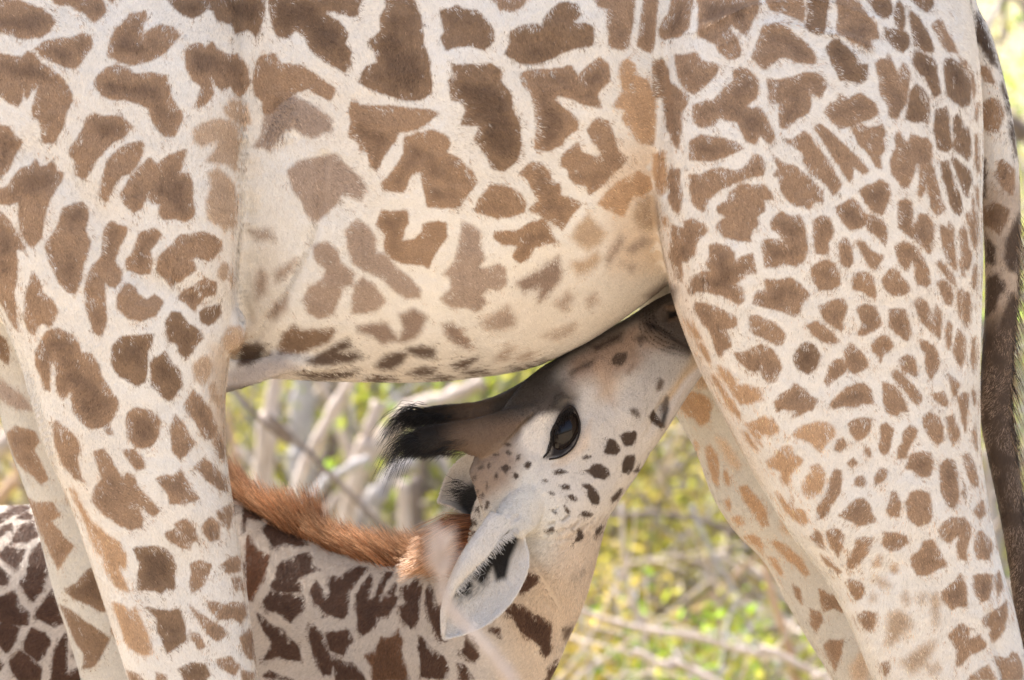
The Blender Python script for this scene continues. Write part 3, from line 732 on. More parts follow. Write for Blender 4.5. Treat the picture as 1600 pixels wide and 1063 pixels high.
435,775 490,785 495,840 465,815 435,800
290,910 315,810 360,830 380,890 375,945 340,955
g 850,790 900,760 890,800 860,835
765,1063 765,1000 800,970 840,950 830,990 790,1050
F 900,480 960,450 950,480 900,510
90,570 110,540 130,580 150,680 165,640 185,640 190,720 200,850 170,840 120,740 95,640
45,870 60,820 110,880 190,940 210,1000 200,1050 110,1050 65,1040 65,960
265,970 310,990 350,1063 290,1063
@ 380 760 3.509 C
w 0,290 30,270 60,320 90,360 145,380 140,420 110,490 80,560 50,625 20,620 10,540 0,450
110,240 140,200 200,190 260,230 330,270 355,320 300,325 230,305 170,330 140,290
-20,110 30,110 80,130 120,160 100,180 60,180 20,170 -20,200
150,545 180,500 190,440 230,410 300,380 360,360 380,390 370,430 420,460 370,470 320,490 290,510 325,550 320,575 250,580 180,570
110,630 150,580 220,590 330,605 340,660 310,700 260,740 200,700 130,670
80,700 110,720 160,770 210,780 260,840 300,880 320,955 250,950 200,930 115,950 150,890 160,850 120,800 100,760
370,570 400,520 430,560 460,600 480,590 470,540 490,490 530,500 580,460 640,440 690,450 650,490 610,530 585,580 580,640 570,700 550,725 500,710 450,690 420,650 395,640
625,690 625,600 660,530 700,490 710,510 690,600 690,630 730,600 755,520 780,470 820,475 790,510 770,560 750,620 760,640 790,600 830,530 840,540 820,590 845,610 830,660 800,700 750,710 730,750 690,790 660,815 635,790 630,740
870,720 865,660 900,640 880,600 880,550 920,545 940,505 970,510 950,560 975,540 970,620 965,720 920,780 890,740
360,800 380,760 430,800 460,880 490,960 480,1030 440,1030 400,960 375,880
450,800 520,800 580,790 610,850 580,870 560,920 520,915 480,900
490,930 530,960 600,970 640,1010 670,1063 510,1063
r 670,925 720,905 760,830 800,830 850,785 870,850 860,900 890,980 910,1063 710,1063 710,990
110,1040 150,1015 220,1045 280,1063
@ 0 700 2.928 C
-20,320 20,300 70,275 130,265 125,290 60,300 0,340
90,320 120,300 145,310 140,325
-20,380 50,350 55,365 0,400
50,440 70,400 110,350 150,335 165,400 130,425 60,430
0,490 30,460 110,470 95,520 70,545 20,510
130,540 150,470 185,440 210,500 215,570 190,640 155,700 120,660 95,610 130,580
0,550 40,590 30,620 0,620
-20,690 30,680 65,655 80,710 130,760 125,805 60,805 0,790
170,760 200,720 240,650 260,700 290,790 250,815 180,780
-20,820 30,800 80,830 70,880 30,930 0,900
115,900 145,830 200,850 225,890 200,950 170,970 120,930
250,960 270,900 300,850 330,930 350,1063 240,1063
50,980 90,935 150,970 185,1010 180,1063 90,1063 60,1020
-20,960 10,990 -20,1040
'''
POLYS = parse()
# ------------------------------------------------------------------ terrain
def terr(x, y):
    z = np.where(y < 2.5, 0, np.where(y < 22, (y - 2.5) * .155, 19.5 * .155 + (y - 22) * .11))
    s = np.clip((y - 2) / 4, 0, 1)
    return z + s * (.10 * np.sin(x * 1.3 + y * .7) + .07 * np.sin(x * 2.9 - y * 1.7 + 1) + .03 * np.sin(x * 6.1 + y * 5.3))
def ground():
    xs = np.concatenate([np.linspace(-160, -14, 30), np.linspace(-12, 12, 161), np.linspace(14, 160, 30)])
    ys = np.concatenate([np.linspace(-60, -5, 16), np.linspace(-4, 26, 191), np.linspace(28, 220, 40)])
    X, Y = np.meshgrid(xs, ys); Z = terr(X, Y); a, b = X.shape
    co = np.stack([X, Y, Z], -1).reshape(-1, 3); i = np.arange(a - 1)[:, None] * b + np.arange(b - 1)[None]
    q = np.stack([i, i + 1, i + b + 1, i + b], -1).reshape(-1, 4)
    m, t, bs = nodes('meadow_soil'); v = mapped(t, (1, 1, 1))
    n = noise(t, v, 2.3, 5, .65, .5); n2 = noise(t, v, 26, 4, .7)
    c1 = ramp(t, n, [(.36, (.33, .25, .17)), (.46, (.42, .36, .16)), (.54, (.25, .28, .045)), (.66, (.19, .25, .03))])
    tc = N(t, 'ShaderNodeTexCoord'); sx = N(t, 'ShaderNodeSeparateXYZ'); t.links.new(tc.outputs['Object'], sx.inputs[0])
    near = mth(t, 'MULTIPLY_ADD', sx.outputs[1], -.5, mth(t, 'MULTIPLY_ADD', n, 1.5, 1.6), clamp=True)
    c1 = mixc(t, near, c1, (.56, .44, .33))
    c2 = mixc(t, .5, c1, ramp(t, n2, [(.3, (.22, .17, .09)), (.6, (.60, .50, .34))]), 'MIX')
    t.links.new(c2, bs.inputs['Base Color']); bs.inputs['Roughness'].default_value = .95
    bp = N(t, 'ShaderNodeBump'); bp.inputs['Distance'].default_value = .05; t.links.new(n2, bp.inputs['Height']); t.links.new(bp.outputs[0], bs.inputs['Normal'])
    o = fast_mesh('ground', co, q, m); tag(o, 'dry grassy ground rising into a sunlit bank behind the giraffes', kind='structure'); o.data.attributes
ground()
def leaf_mat(name, c1, c2):
    m = bpy.data.materials.new(name); m.use_nodes = True; t = m.node_tree; t.nodes.clear(); o = t.nodes.new('ShaderNodeOutputMaterial')
    a = N(t, 'ShaderNodeAttribute', attribute_name='Col').outputs['Color']
    d = N(t, 'ShaderNodeBsdfDiffuse'); tr = N(t, 'ShaderNodeBsdfTranslucent'); mx = N(t, 'ShaderNodeMixShader', i0=.5); t.links.new(a, d.inputs[0])
    t.links.new(mixc(t, 1.0, a, (1.25, 1.2, .7), 'MULTIPLY'), tr.inputs[0]); t.links.new(d.outputs[0], mx.inputs[1]); t.links.new(tr.outputs[0], mx.inputs[2]); t.links.new(mx.outputs[0], o.inputs[0])
    return m
LEAF = leaf_mat('leaf', 0, 0)
def pick(cols, n):
    c = np.array(cols)[rng.integers(0, len(cols), n)]; return c * rng.uniform(.75, 1.25, (n, 1))
# grass: blades scattered over the bank
def grass():
    n = 42000
    x = rng.uniform(-6, 6, n); y = rng.uniform(3.5, 20, n); x *= (D + y) / 18
    keep = np.sin(x * 2.1 + 3 * np.sin(y * 1.2)) + rng.normal(0, .6, n) > -.35; x, y = x[keep], y[keep]; n = len(x)
    z = terr(x, y); h = rng.uniform(.10, .38, n); az_ = rng.uniform(0, 6.28, n); ln = rng.uniform(.05, .22, n); wd = rng.uniform(.003, .008, n)
    P = np.stack([x, y, z], 1); dirv = np.stack([np.cos(az_), np.sin(az_), 0 * az_], 1); sv = np.stack([-np.sin(az_), np.cos(az_), 0 * az_], 1)
    up = np.array((0, 0, 1.0)); H = h[:, None]; L = ln[:, None]; W_ = wd[:, None]
    V = np.stack([P - sv * W_, P + sv * W_, P + dirv * L * .35 + up * H * .6 + sv * W_ * .7, P + dirv * L * .35 + up * H * .6 - sv * W_ * .7,
                  P + dirv * L + up * H + sv * W_ * .1, P + dirv * L + up * H - sv * W_ * .1], 1)
    b = np.arange(n)[:, None] * 6; q = np.concatenate([b + np.array([0, 1, 2, 3]), b + np.array([3, 2, 4, 5])])
    o = fast_mesh('grass', V.reshape(-1, 3), q, LEAF)
    c = pick([(.30, .33, .05), (.36, .36, .07), (.22, .30, .04), (.48, .42, .20), (.55, .46, .27), (.20, .33, .05)], n)
    set_color(o.data, 'Col', np.repeat(c, 6, 0)); tag(o, 'yellow green and straw coloured grass on the bank behind', 'grass', kind='stuff')
grass()
# ------------------------------------------------------------------ branches and shrubs on the bank
def bark(name, c1, c2, c3):
    m, t, b = nodes(name); v = mapped(t, (1, 1, .35)); n = noise(t, v, 15, 5, .75, 1.2); n2 = noise(t, v, 5, 3)
    c = ramp(t, n, [(.3, c1), (.5, c2), (.7, c3)]); c = mixc(t, mth(t, 'MULTIPLY', n2, .5), c, c1); t.links.new(c, b.inputs['Base Color']); b.inputs['Roughness'].default_value = .85
    bp = N(t, 'ShaderNodeBump'); bp.inputs['Distance'].default_value = .01; bp.inputs['Strength'].default_value = .9; t.links.new(n, bp.inputs['Height']); t.links.new(bp.outputs[0], b.inputs['Normal'])
    return m
BK = {'p': bark('pale_bark', (.34, .26, .21), (.62, .52, .45), (.78, .70, .63)), 'g': bark('grey_bark', (.25, .22, .21), (.48, .45, .44), (.66, .63, .61)),
      'd': bark('dark_bark', (.12, .09, .075), (.20, .155, .125), (.32, .26, .22)), 't': bark('tan_bark', (.36, .22, .13), (.55, .37, .24), (.68, .50, .35))}
def tube(pts, r0, r1, n=9, wob=.12, sub=6):
    P = crom(np.array(pts), sub); K = len(P); T = np.gradient(P, axis=0); T /= np.linalg.norm(T, axis=1, keepdims=True)
    ref = np.array((.3, 1, .2)); A = np.cross(T, ref); A /= np.linalg.norm(A, axis=1, keepdims=True); B = np.cross(T, A)
    tt = np.linspace(0, 1, K); r = r0 * (1 - tt) + r1 * tt; r = r * (1 + wob * rng.normal(size=K)); ang = np.linspace(0, 2 * np.pi, n, endpoint=False)
    rr = r[:, None] * (1 + .07 * rng.normal(size=(K, n)))
    V = P[:, None] + rr[..., None] * (A[:, None] * np.cos(ang)[None, :, None] + B[:, None] * np.sin(ang)[None, :, None])
    F = [(i * n + k, i * n + (k + 1) % n, (i + 1) * n + (k + 1) % n, (i + 1) * n + k) for i in range(K - 1) for k in range(n)]
    F += [tuple(range(n))[::-1], tuple((K - 1) * n + k for k in range(n))]
    return V.reshape(-1, 3), F
def root_down(pts, Y):
    """continue the lower end of a branch line down into the bank"""
    P = [np.array(at(x, y, Y)) for x, y in pts]
    if P[0][2] < P[-1][2]: P = P[::-1]
    d = P[-1] - P[-2]; d[2] = -abs(d[2]) - .02; g = float(terr(P[-1][0], P[-1][1]))
    k = (P[-1][2] - g + .1) / -d[2]; k = max(.3, k)
    lim = 1.2 / (abs(d[0]) + 1e-6); kx = min(k, lim)
    P.append(np.array((P[-1][0] + d[0] * kx, P[-1][1] + rng.uniform(-.1, .25), min(P[-1][2] - .05, g - .08))))
    return P
BR = [  # outline line, width, depth, bark, label
 ([(446, 560), (434, 586), (421, 657), (415, 700)], 25, 5.6, 'p', 'thick pale branch standing nearest the mother\'s front leg under the belly'),
 ([(484, 560), (476, 596), (471, 693), (474, 760)], 28, 6.2, 'g', 'wide light grey trunk between two pale branches under the belly'),
 ([(556, 580), (518, 646), (487, 706), (463, 764)], 17, 5.0, 'p', 'long pale branch leaning left across the gap under the belly'),
 ([(492, 580), (524, 641), (540, 690)], 13, 5.9, 'p', 'thin pale branch leaning right and crossing the long leaning one'),
 ([(362, 600), (374, 617), (419, 667), (453, 693), (479, 704)], 7, 4.4, 'd', 'thin dark branch slanting down in front of the pale trunks'),
 ([(530, 650), (511, 717), (503, 759)], 22, 6.6, 'd', 'thick dark trunk in the shade behind the leaning pale branch'),
 ([(592, 628), (571, 696), (560, 733)], 20, 5.7, 'p', 'pale branch rising behind the tip of the black horn tufts'),
 ([(755, 596), (690, 626), (642, 641), (600, 690)], 23, 6.3, 'p', 'broad whitish branch running just under the belly above the horns'),
 ([(576, 717), (518, 748), (480, 790)], 15, 5.3, 'g', 'short grey branch low behind the reddish mane'),
 ([(650, 720), (618, 738), (592, 775), (571, 806)], 24, 5.8, 'g', 'thick grey branch slanting behind the middle of the mane'),
 ([(629, 754), (631, 811)], 18, 5.5, 'p', 'short upright pale stump beside a dark one behind the mane'),
 ([(647, 743), (649, 811)], 12, 5.6, 'd', 'upright dark stump right behind the pale stump'),
 ([(597, 600), (642, 657)], 13, 6.8, 'g', 'thin grey branch crossing behind the broad whitish one'),
 ([(520, 600), (600, 590)], 20, 7.4, 'p', 'pale branch lying almost level behind the leaning ones'),
 ([(352, 640), (366, 700), (374, 760)], 12, 6.4, 't', 'tan branch partly hidden by the mother\'s front leg'),
 ([(700, 700), (668, 690), (662, 720)], 8, 6.9, 't', 'small curved tan twig above the far ear'),
 ([(890, 948), (940, 966), (1000, 982), (1090, 997), (1190, 1025), (1260, 1045)], 11, 4.6, 'p', 'long pale branch lying across the grass right of the calf\'s throat'),
 ([(950, 806), (1030, 803), (1100, 815), (1160, 838), (1210, 850)], 12, 5.6, 'd', 'dark level branch between the calf\'s throat and the mother\'s far hind leg'),
 ([(1193, 850), (1200, 905), (1222, 980), (1241, 1045)], 14, 4.8, 't', 'upright tan stick beside the mother\'s far hind leg'),
 ([(1080, 790), (1110, 860), (1150, 930), (1180, 1000), (1206, 1070)], 9, 5.2, 'g', 'thin grey stem slanting down through the brush'),
 ([(1250, 800), (1170, 880), (1080, 965), (1020, 1063)], 8, 5.8, 't', 'thin brown twig slanting down to the left across the brush'),
 ([(970, 785), (978, 900), (990, 940), (1010, 1010)], 8, 5.0, 'p', 'pair of straw coloured stems standing close to the calf\'s throat'),
 ([(990, 1015), (1050, 1045), (1120, 1066)], 9, 4.3, 'p', 'pale branch lying lowest in the grass right of the calf'),
 ([(905, 860), (1000, 905), (1100, 915), (1180, 960)], 10, 6.6, 'g', 'grey branch lying in the middle of the brush'),
 ([(1050, 870), (1110, 885), (1190, 905)], 9, 6.0, 'p', 'short pale branch beside the far hind leg'),
 ([(1010, 700), (1060, 760), (1140, 880)], 9, 7.2, 'g', 'slim grey branch rising between the calf\'s jaw and the far hind leg'),
 ([(1095, 1000), (1180, 1030), (1300, 1060)], 11, 6.0, 't', 'tan branch lying by the foot of the upright stick'),
 ([(1530, 68), (1570, 62), (1640, 70)], 9, 6.0, 'd', 'dark level branch behind the base of the tail'),
 ([(1540, 40), (1610, 50), (1700, 30)], 14, 6.6, 'p', 'pale branch above the dark one at the upper right'),
 ([(1575, 180), (1596, 220), (1640, 260)], 18, 6.2, 'd', 'dark trunk showing just right of the tail base'),
 ([(1540, 700), (1548, 800), (1556, 900)], 13, 6.0, 'p', 'pale stick in the gap between the hind leg and the tail'),
 ([(1595, 560), (1606, 700), (1600, 840)], 14, 6.6, 'g', 'grey trunk right of the long tail'),
 ([(-30, 720), (10, 700), (60, 640)], 22, 6.0, 'p', 'pale branch at the far left beside the mother\'s front leg'),
 ([(-10, 790), (20, 760), (40, 690)], 14, 5.5, 't', 'tan branch low at the far left above the calf\'s back')]
for pts, wpx, Y, k, lab in BR:
    P = root_down(pts, Y); r = wpx / 2 * FW / 1600 * (D + Y) / D * (1.25 if pts[0][0] < 760 else 1.0)
    V, F = tube(P, r * .85, r * 1.15)
    tag(mesh_obj('dead_branch', V, F, BK[k]), lab, 'branch', 'dead branches on the bank behind')
def rand_branch(base, h, r, lean):
    P = [np.array(base)]; d = np.array((lean[0], lean[1], 1.0)); d /= np.linalg.norm(d)
    for i in range(5):
        d = d + rng.normal(0, .22, 3); d /= np.linalg.norm(d); P.append(P[-1] + d * h / 5)
    return P
def shrub(px, Y, h, rad, nleaf, cols, label, cat='shrub', zc=None, leaf=.021):
    x = float(at(px, 500, Y)[0]); g = float(terr(x, Y)); root = link(bpy.data.objects.new('shrub', None)); root.location = (x, Y, g)
    tag(root, label, cat, 'leafy shrubs on the bank behind'); VV = []; FF = []; tips = []
    for i in range(7):
        P = rand_branch((rng.normal(0, .05), rng.normal(0, .05), -.05), h * rng.uniform(.75, 1.05), .012, rng.normal(0, rad / h * .7, 2))
        V, F = tube(P, .016, .004, 6); o = sum(len(v) for v in VV); VV.append(V); FF += [tuple(a + o for a in f) for f in F]
        Pc = crom(P, 4); tips += [p for p in Pc[4:]]
        for j in range(5):
            s = Pc[rng.integers(6, len(Pc))]; Q = rand_branch(s, h * .3, .005, rng.normal(0, .9, 2)); V, F = tube(Q, .007, .002, 5, sub=2); o = sum(len(v) for v in VV); VV.append(V); FF += [tuple(a + o for a in f) for f in F]
            tips += Q[1:]
    mesh_obj('stem', np.concatenate(VV), FF, BK['g'], root)
    nleaf = int(nleaf * 1.5); T = np.array(tips); c = T[rng.integers(0, len(T), nleaf)] + rng.normal(0, .055, (nleaf, 3)); c[:, 2] = np.maximum(c[:, 2], .03)
    a = rng.normal(size=(nleaf, 3)); a /= np.linalg.norm(a, axis=1, keepdims=True); b = np.cross(a, rng.normal(size=(nleaf, 3))); b /= np.linalg.norm(b, axis=1, keepdims=True)
    s = rng.uniform(.6, 1.3, (nleaf, 1)) * leaf; V = np.stack([c - a * s, c + b * s * .45, c + a * s, c - b * s * .45], 1)
    o = fast_mesh('foliage', V.reshape(-1, 3), np.arange(nleaf * 4).reshape(-1, 4), LEAF, root, smooth=False)
    set_color(o.data, 'Col', np.repeat(pick(cols, nleaf), 4, 0))
YG = [(.45, .45, .10), (.49, .46, .15), (.34, .38, .08), (.30, .25, .10)]; GR = [(.25, .39, .08), (.36, .42, .09), (.42, .42, .13), (.26, .24, .10)]; DY = [(.58, .48, .18), (.52, .44, .12), (.62, .50, .30), (.42, .34, .18)]
for a in [(385, 7.4, 1.5, .5, 1300, YG, 'yellow green shrub beside the mother\'s front leg under the belly'),
          (455, 7.8, 1.7, .45, 1100, YG, 'yellow green shrub behind the thick pale branch under the belly'),
          (560, 7.8, 1.8, .5, 1200, YG, 'bright shrub in the middle of the gap under the belly'),
          (620, 8.2, 2.0, .5, 1300, GR, 'fresh green shrub behind the black horn tufts'),
          (690, 7.0, 1.9, .45, 1900, GR, 'bright green shrub behind the far ear of the calf'),
          (790, 8.0, 2.2, .6, 1600, YG, 'yellow green shrub right below the belly behind the calf\'s forehead'),
          (975, 6.8, 1.2, .5, 1700, YG, 'low yellow green shrub right of the calf\'s throat'),
          (1060, 7.6, 1.6, .55, 1900, YG, 'yellow green shrub in the gap between jaw and far hind leg'),
          (1150, 7.0, 1.1, .45, 1300, DY, 'straw coloured shrub near the far hind leg'),
          (930, 5.6, .85, .4, 1200, DY, 'small dry shrub lowest behind the calf\'s throat'),
          (1090, 5.4, .8, .4, 1100, GR, 'small green shrub low in the gap by the grey stem'),
          (1230, 5.2, .9, .35, 700, GR, 'small green shrub at the foot of the upright tan stick'),
          (1565, 7.4, 2.9, .45, 900, GR, 'tall green shrub behind the base of the tail'),
          (1640, 6.4, 2.0, .4, 1000, GR, 'green shrub at the right edge behind the tail'),
          (1545, 7.8, 1.6, .4, 900, YG, 'yellow green shrub between hind leg and tail'),
          (5, 7.0, 1.4, .45, 1200, DY, 'straw yellow shrub at the left edge above the calf\'s back')]:
    shrub(*a)
# tangle of thin twigs, past counting
def tangle():
    VV = []; FF = []; off = 0
    for i in range(420):
        x = rng.uniform(-3.4, 3.4); y = rng.uniform(6.2, 14); g = float(terr(x, y))
        P = rand_branch((x, y, g + rng.uniform(0, .9)), rng.uniform(.5, 1.5), .01, rng.normal(0, 1.6, 2)); V, F = tube(P, rng.uniform(.005, .016), .003, 5, sub=3)
        VV.append(V); FF += [tuple(a + off for a in f) for f in F]; off += len(V)
    for i in range(620):
        x = rng.uniform(-.2, 2.6); y = rng.uniform(4.4, 8.5); g = float(terr(x, y)); x *= (D + y) / D
        P = rand_branch((x * .8, y, g + rng.uniform(-.1, .7)), rng.uniform(.35, .9), .01, rng.normal(0, 1.9, 2)); V, F = tube(P, rng.uniform(.003, .008), .002, 5, sub=3)
        VV.append(V); FF += [tuple(a + off for a in f) for f in F]; off += len(V)
    tag(mesh_obj('brushwood', np.concatenate(VV), FF, BK['p']), 'tangle of thin dry twigs covering the sunlit bank', 'brushwood', kind='stuff')
tangle()
def dark_twigs():
    VV = []; FF = []; off = 0
    for i in range(240):
        x = rng.uniform(-2.4, 2.6); y = rng.uniform(6.2, 9.5); g = float(terr(x, y))
        P = rand_branch((x, y, g + rng.uniform(-.1, .5)), rng.uniform(.6, 1.5), .01, rng.normal(0, 1.0, 2)); V, F = tube(P, rng.uniform(.006, .022), .004, 5, sub=3)
        VV.append(V); FF += [tuple(a + off for a in f) for f in F]; off += len(V)
    tag(mesh_obj('brushwood', np.concatenate(VV), FF, BK['d']), 'darker twigs in the depth of the brush on the bank', 'brushwood', kind='stuff')
dark_twigs()
# ------------------------------------------------------------------ the mother
def make_mother():
    B = Body()
    B.loft('M', [(-330, -520, -260, 160, .17), (-200, -560, -180, 360, .26), (0, -560, 0, 505, .30), (200, -520, 200, 565, .27), (400, -450, 400, 590, .295),
                 (600, -395, 600, 598, .36), (720, -370, 720, 592, .39), (820, -355, 820, 578, .40), (900, -340, 900, 545, .395), (960, -330, 960, 508, .38), (1040, -320, 1040, 448, .34),
                 (1120, -310, 1120, 380, .31), (1250, -300, 1250, 300, .28), (1400, -250, 1400, 220, .25), (1500, -160, 1490, 120, .16)], n=56)
    # neck and head, outside the frame
    B.loft('M', [(-120, -560, -300, 120, .2), (-330, -760, -480, -60, .17), (-560, -1150, -700, -700, .13), (-800, -1600, -930, -1350, .10), (-960, -1900, -1090, -1700, .09), (-1060, -2000, -1180, -1790, .08)], sub=5)
    B.loft('M', [(-1020, -2010, -1080, -1780, .09), (-1200, -1930, -1180, -1720, .10), (-1400, -1790, -1350, -1630, .07), (-1600, -1640, -1560, -1510, .06), (-1660, -1590, -1640, -1500, .035)], sub=5)
    for s in (-1, 1):
        B.loft('M', [(-1100, -1950, -1040, -1950, .03), (-1070, -2040, -1025, -2030, .02), (-1040, -2120, -1000, -2110, .025)], Yc=s * .06, n=12, sub=3)
        B.loft('M', [(-1080, -1930, -1040, -1880, .03), (-1000, -1960, -960, -1900, .04), (-920, -1960, -900, -1940, .01)], Yc=s * .13, n=12, sub=3)
    g = gpy(-.2); gf = gpy(.2)
    def foot(B, layer, x0, x1, Yc):
        gy = gpy(Yc)
        return
    # near front leg with shoulder
    B.loft('S', [(-150, -350, 300, -380, .10, -.13), (-120, -150, 370, -150, .15, -.17), (-80, 50, 397, 50, .175, -.2), (-60, 250, 393, 250, .18, -.205), (-30, 400, 382, 400, .175, -.205),
                 (2, 490, 370, 500, .165, -.205), (38, 580, 353, 590, .15, -.205), (73, 700, 352, 700, .13, -.205), (116, 800, 365, 800, .115, -.205), (153, 910, 381, 900, .10, -.205),
                 (198, 1050, 402, 1060, .09, -.205), (243, 1200, 418, 1200, .078, -.205), (268, 1350, 425, 1350, .075, -.205), (295, 1460, 405, 1450, .055, -.205), (306, 1700, 386, 1700, .042, -.205),
                 (303, 1920, 390, 1920, .042, -.205), (292, 1990, 405, 1990, .055, -.205), (285, 2040, 418, 2040, .06, -.205), (272, g - 2, 430, g - 2, .07, -.205)], exp=2.9, n=48)
    B.ball('S', at(358, 512, -.24), .030, (1, 1.3, 1.4))
    # far front leg
    B.loft('F', [(-90, 380, 200, 380, .12), (-50, 500, 205, 500, .12), (-8, 620, 215, 620, .11), (15, 700, 225, 690, .108), (40, 765, 236, 750, .105), (60, 830, 250, 820, .10), (86, 930, 268, 920, .09),
                 (127, 1063, 290, 1050, .08), (170, 1250, 305, 1250, .07), (180, 1350, 315, 1350, .072), (205, 1450, 300, 1450, .05), (215, 1700, 290, 1700, .04), (215, 1850, 295, 1850, .04), (200, 1930, 312, 1930, .055), (190, gf - 2, 325, gf - 2, .065)], Yc=.2, exp=2.3)
    # near hind leg with thigh
    B.loft('R', [(1110, -240, 1400, -220, .10, -.12), (1030, -110, 1485, -90, .18, -.18), (1009, 50, 1522, 60, .215, -.2), (1008, 200, 1533, 200, .225, -.21), (1018, 320, 1532, 320, .222, -.21),
                 (1036, 400, 1533, 400, .215, -.21), (1056, 480, 1531, 480, .205, -.205), (1086, 560, 1529, 560, .19, -.205), (1118, 625, 1529, 640, .18, -.205), (1156, 700, 1531, 710, .168, -.205), (1196, 770, 1541, 780, .158, -.205),
                 (1240, 840, 1553, 840, .145, -.205), (1286, 900, 1566, 895, .13, -.205), (1326, 970, 1583, 950, .12, -.205), (1362, 1055, 1602, 1030, .105, -.205), (1430, 1200, 1650, 1190, .085, -.205), (1495, 1380, 1690, 1390, .07, -.205),
                 (1535, 1480, 1700, 1480, .062, -.205), (1560, 1600, 1665, 1600, .048, -.205), (1568, 1800, 1655, 1800, .042, -.205), (1562, 1930, 1660, 1930, .045, -.205), (1550, 2000, 1675, 2000, .055, -.205), (1535, g - 2, 1700, g - 2, .07, -.205)], exp=2.8, n=48)
    # far hind leg
    B.loft('F', [(985, 400, 1240, 360, .13), (1012, 540, 1260, 500, .14), (1052, 640, 1300, 600, .135), (1087, 705, 1330, 670, .13), (1113, 775, 1350, 740, .12), (1150, 833, 1372, 800, .115), (1195, 880, 1400, 845, .105),
                 (1228, 940, 1425, 900, .10), (1262, 1000, 1445, 960, .095), (1300, 1063, 1462, 1030, .09), (1375, 1210, 1510, 1190, .075), (1440, 1380, 1565, 1370, .065), (1470, 1560, 1560, 1560, .048), (1478, 1780, 1550, 1780, .042), (1465, 1900, 1560, 1900, .052), (1455, gf - 2, 1585, gf - 2, .065)], Yc=.2, exp=2.3)
    B.loft('F', [(1180, 200, 1480, 140, .12), (1000, 330, 1460, 300, .16), (985, 420, 1420, 420, .13)], Yc=.17)
    # udder
    B.loft('F', [(1030, 370, 1250, 360, .10), (1050, 440, 1230, 440, .10), (1085, 495, 1190, 495, .07), (1110, 515, 1160, 515, .03)], Yc=.0)
    # tail
    B.loft('T', [(1440, -120, 1478, -190, .05, 0), (1478, -50, 1512, -70, .045, 0), (1493, 20, 1526, 5, .036, 0), (1505, 60, 1547, 50, .032, 0), (1512, 110, 1565, 108, .031, 0), (1520, 180, 1581, 178, .031, .01), (1528, 260, 1592, 258, .031, .02),
                 (1535, 340, 1595, 340, .03, .02), (1539, 420, 1594, 420, .029, .02), (1538, 500, 1589, 500, .028, .02), (1532, 580, 1584, 580, .027, .02), (1531, 650, 1583, 645, .026, .02), (1545, 725, 1591, 715, .025, .02), (1561, 800, 1600, 792, .024, .02),
                 (1575, 880, 1612, 875, .022, .02), (1584, 950, 1620, 945, .02, .02), (1597, 1020, 1632, 1015, .019, .02), (1612, 1120, 1645, 1115, .017, .02), (1625, 1250, 1645, 1250, .01, .02)], n=24)
    # fold of skin between belly and elbow
    B.loft('M', [(340, 560, 350, 616, .012), (380, 560, 385, 607, .012), (415, 556, 420, 594, .013), (450, 550, 455, 583, .02, -.12), (520, 535, 525, 578, .03, -.09), (600, 520, 605, 560, .03, -.05)], Yc=-.13, n=16)
    o, co, lay, no = B.build('giraffe', .0055, 9)
    P = to_px(co)
    # soft skin folds and muscle relief, front-facing side
    def dent(pts, wpx, depth):
        L = crom(np.array(pts, float), 8); lo = L.min(0) - wpx * 3; hi = L.max(0) + wpx * 3
        m = np.where((no[:, 1] < 0) & (P[:, 0] > lo[0]) & (P[:, 0] < hi[0]) & (P[:, 1] > lo[1]) & (P[:, 1] < hi[1]) & np.isin(lay, ['M', 'S', 'R']))[0]
        if not len(m): return
        d = np.min(np.linalg.norm(P[m][:, None] - L[None], axis=2), 1); co[m] += no[m] * (depth * np.exp(-(d / wpx) ** 2))[:, None]
    dent([(505, 245), (500, 300), (496, 345), (478, 400), (440, 470), (400, 530)], 7, -.006)
    dent([(380, 230), (383, 330), (376, 420), (385, 500)], 9, -.010)
    dent([(60, 240), (150, 330), (210, 430), (330, 480)], 30, -.007)
    dent([(230, 500), (240, 640), (290, 800)], 40, .006)
    dent([(1085, 50), (1130, 28), (1190, 8), (1280, 2), (1370, 30)], 5, .003)
    dent([(1195, 40), (1240, 45), (1310, 55), (1360, 75)], 5, .0025)
    dent([(1035, 100), (1041, 200), (1040, 300)], 7, -.006)
    dent([(1300, 900), (1330, 940), (1390, 890)], 12, -.004)
    dent([(1545, 960), (1555, 1010), (1568, 1063)], 6, -.006)
    dent([(1400, 300), (1420, 600), (1440, 900)], 60, .008)
    dent([(1150, 420), (1230, 640), (1330, 820)], 40, .006)
    dent([(700, 120), (720, 320), (690, 520)], 60, .008)
    dent([(860, 100), (880, 300), (850, 480)], 50, -.006)
    dent([(590, 100), (590, 300), (580, 480)], 50, -.005)
    for k in range(6):
        dent([(430 + 6 * k, 140 + 4 * k), (431 + 6 * k, 190), (424 + 6 * k, 232 - 3 * k)], 2.2, .0035)
    o.data.vertices.foreach_set('co', co.ravel()); o.data.update()
    W0 = (.755, .715, .655)
    pal = {'n': ((.325, .21, .13), 2.8), 'd': ((.235, .148, .088), 2.8), 'l': ((.47, .34, .235), 4.5), 'w': ((.47, .30, .175), 3.6), 'W': ((.58, .43, .30), 7), 'g': ((.365, .275, .215), 4.5),
           'G': ((.27, .195, .15), 7), 'L': ((.46, .34, .235), 9), 'K': ((.11, .075, .055), 7), 'D': ((.22, .145, .095), 6), 'F': ((.37, .285, .225), 9), 'b': ((.085, .055, .036), 5)}
    S, col, soft = paint_spots(P, lay, POLYS, {'M': ['M', 'S', 'R'], 'F': ['F'], 'T': ['T']}, pal)
    S = np.where(S > -25, S + 1.3, S)
    # patches continue outside the traced area as a cell pattern in space
    nc = 1500; seeds = np.stack([rng.uniform(-2.6, 1.2, nc * 3), rng.uniform(-.5, .5, nc * 3), rng.uniform(0, 4.6, nc * 3)], 1); keep = []
    cell = {}
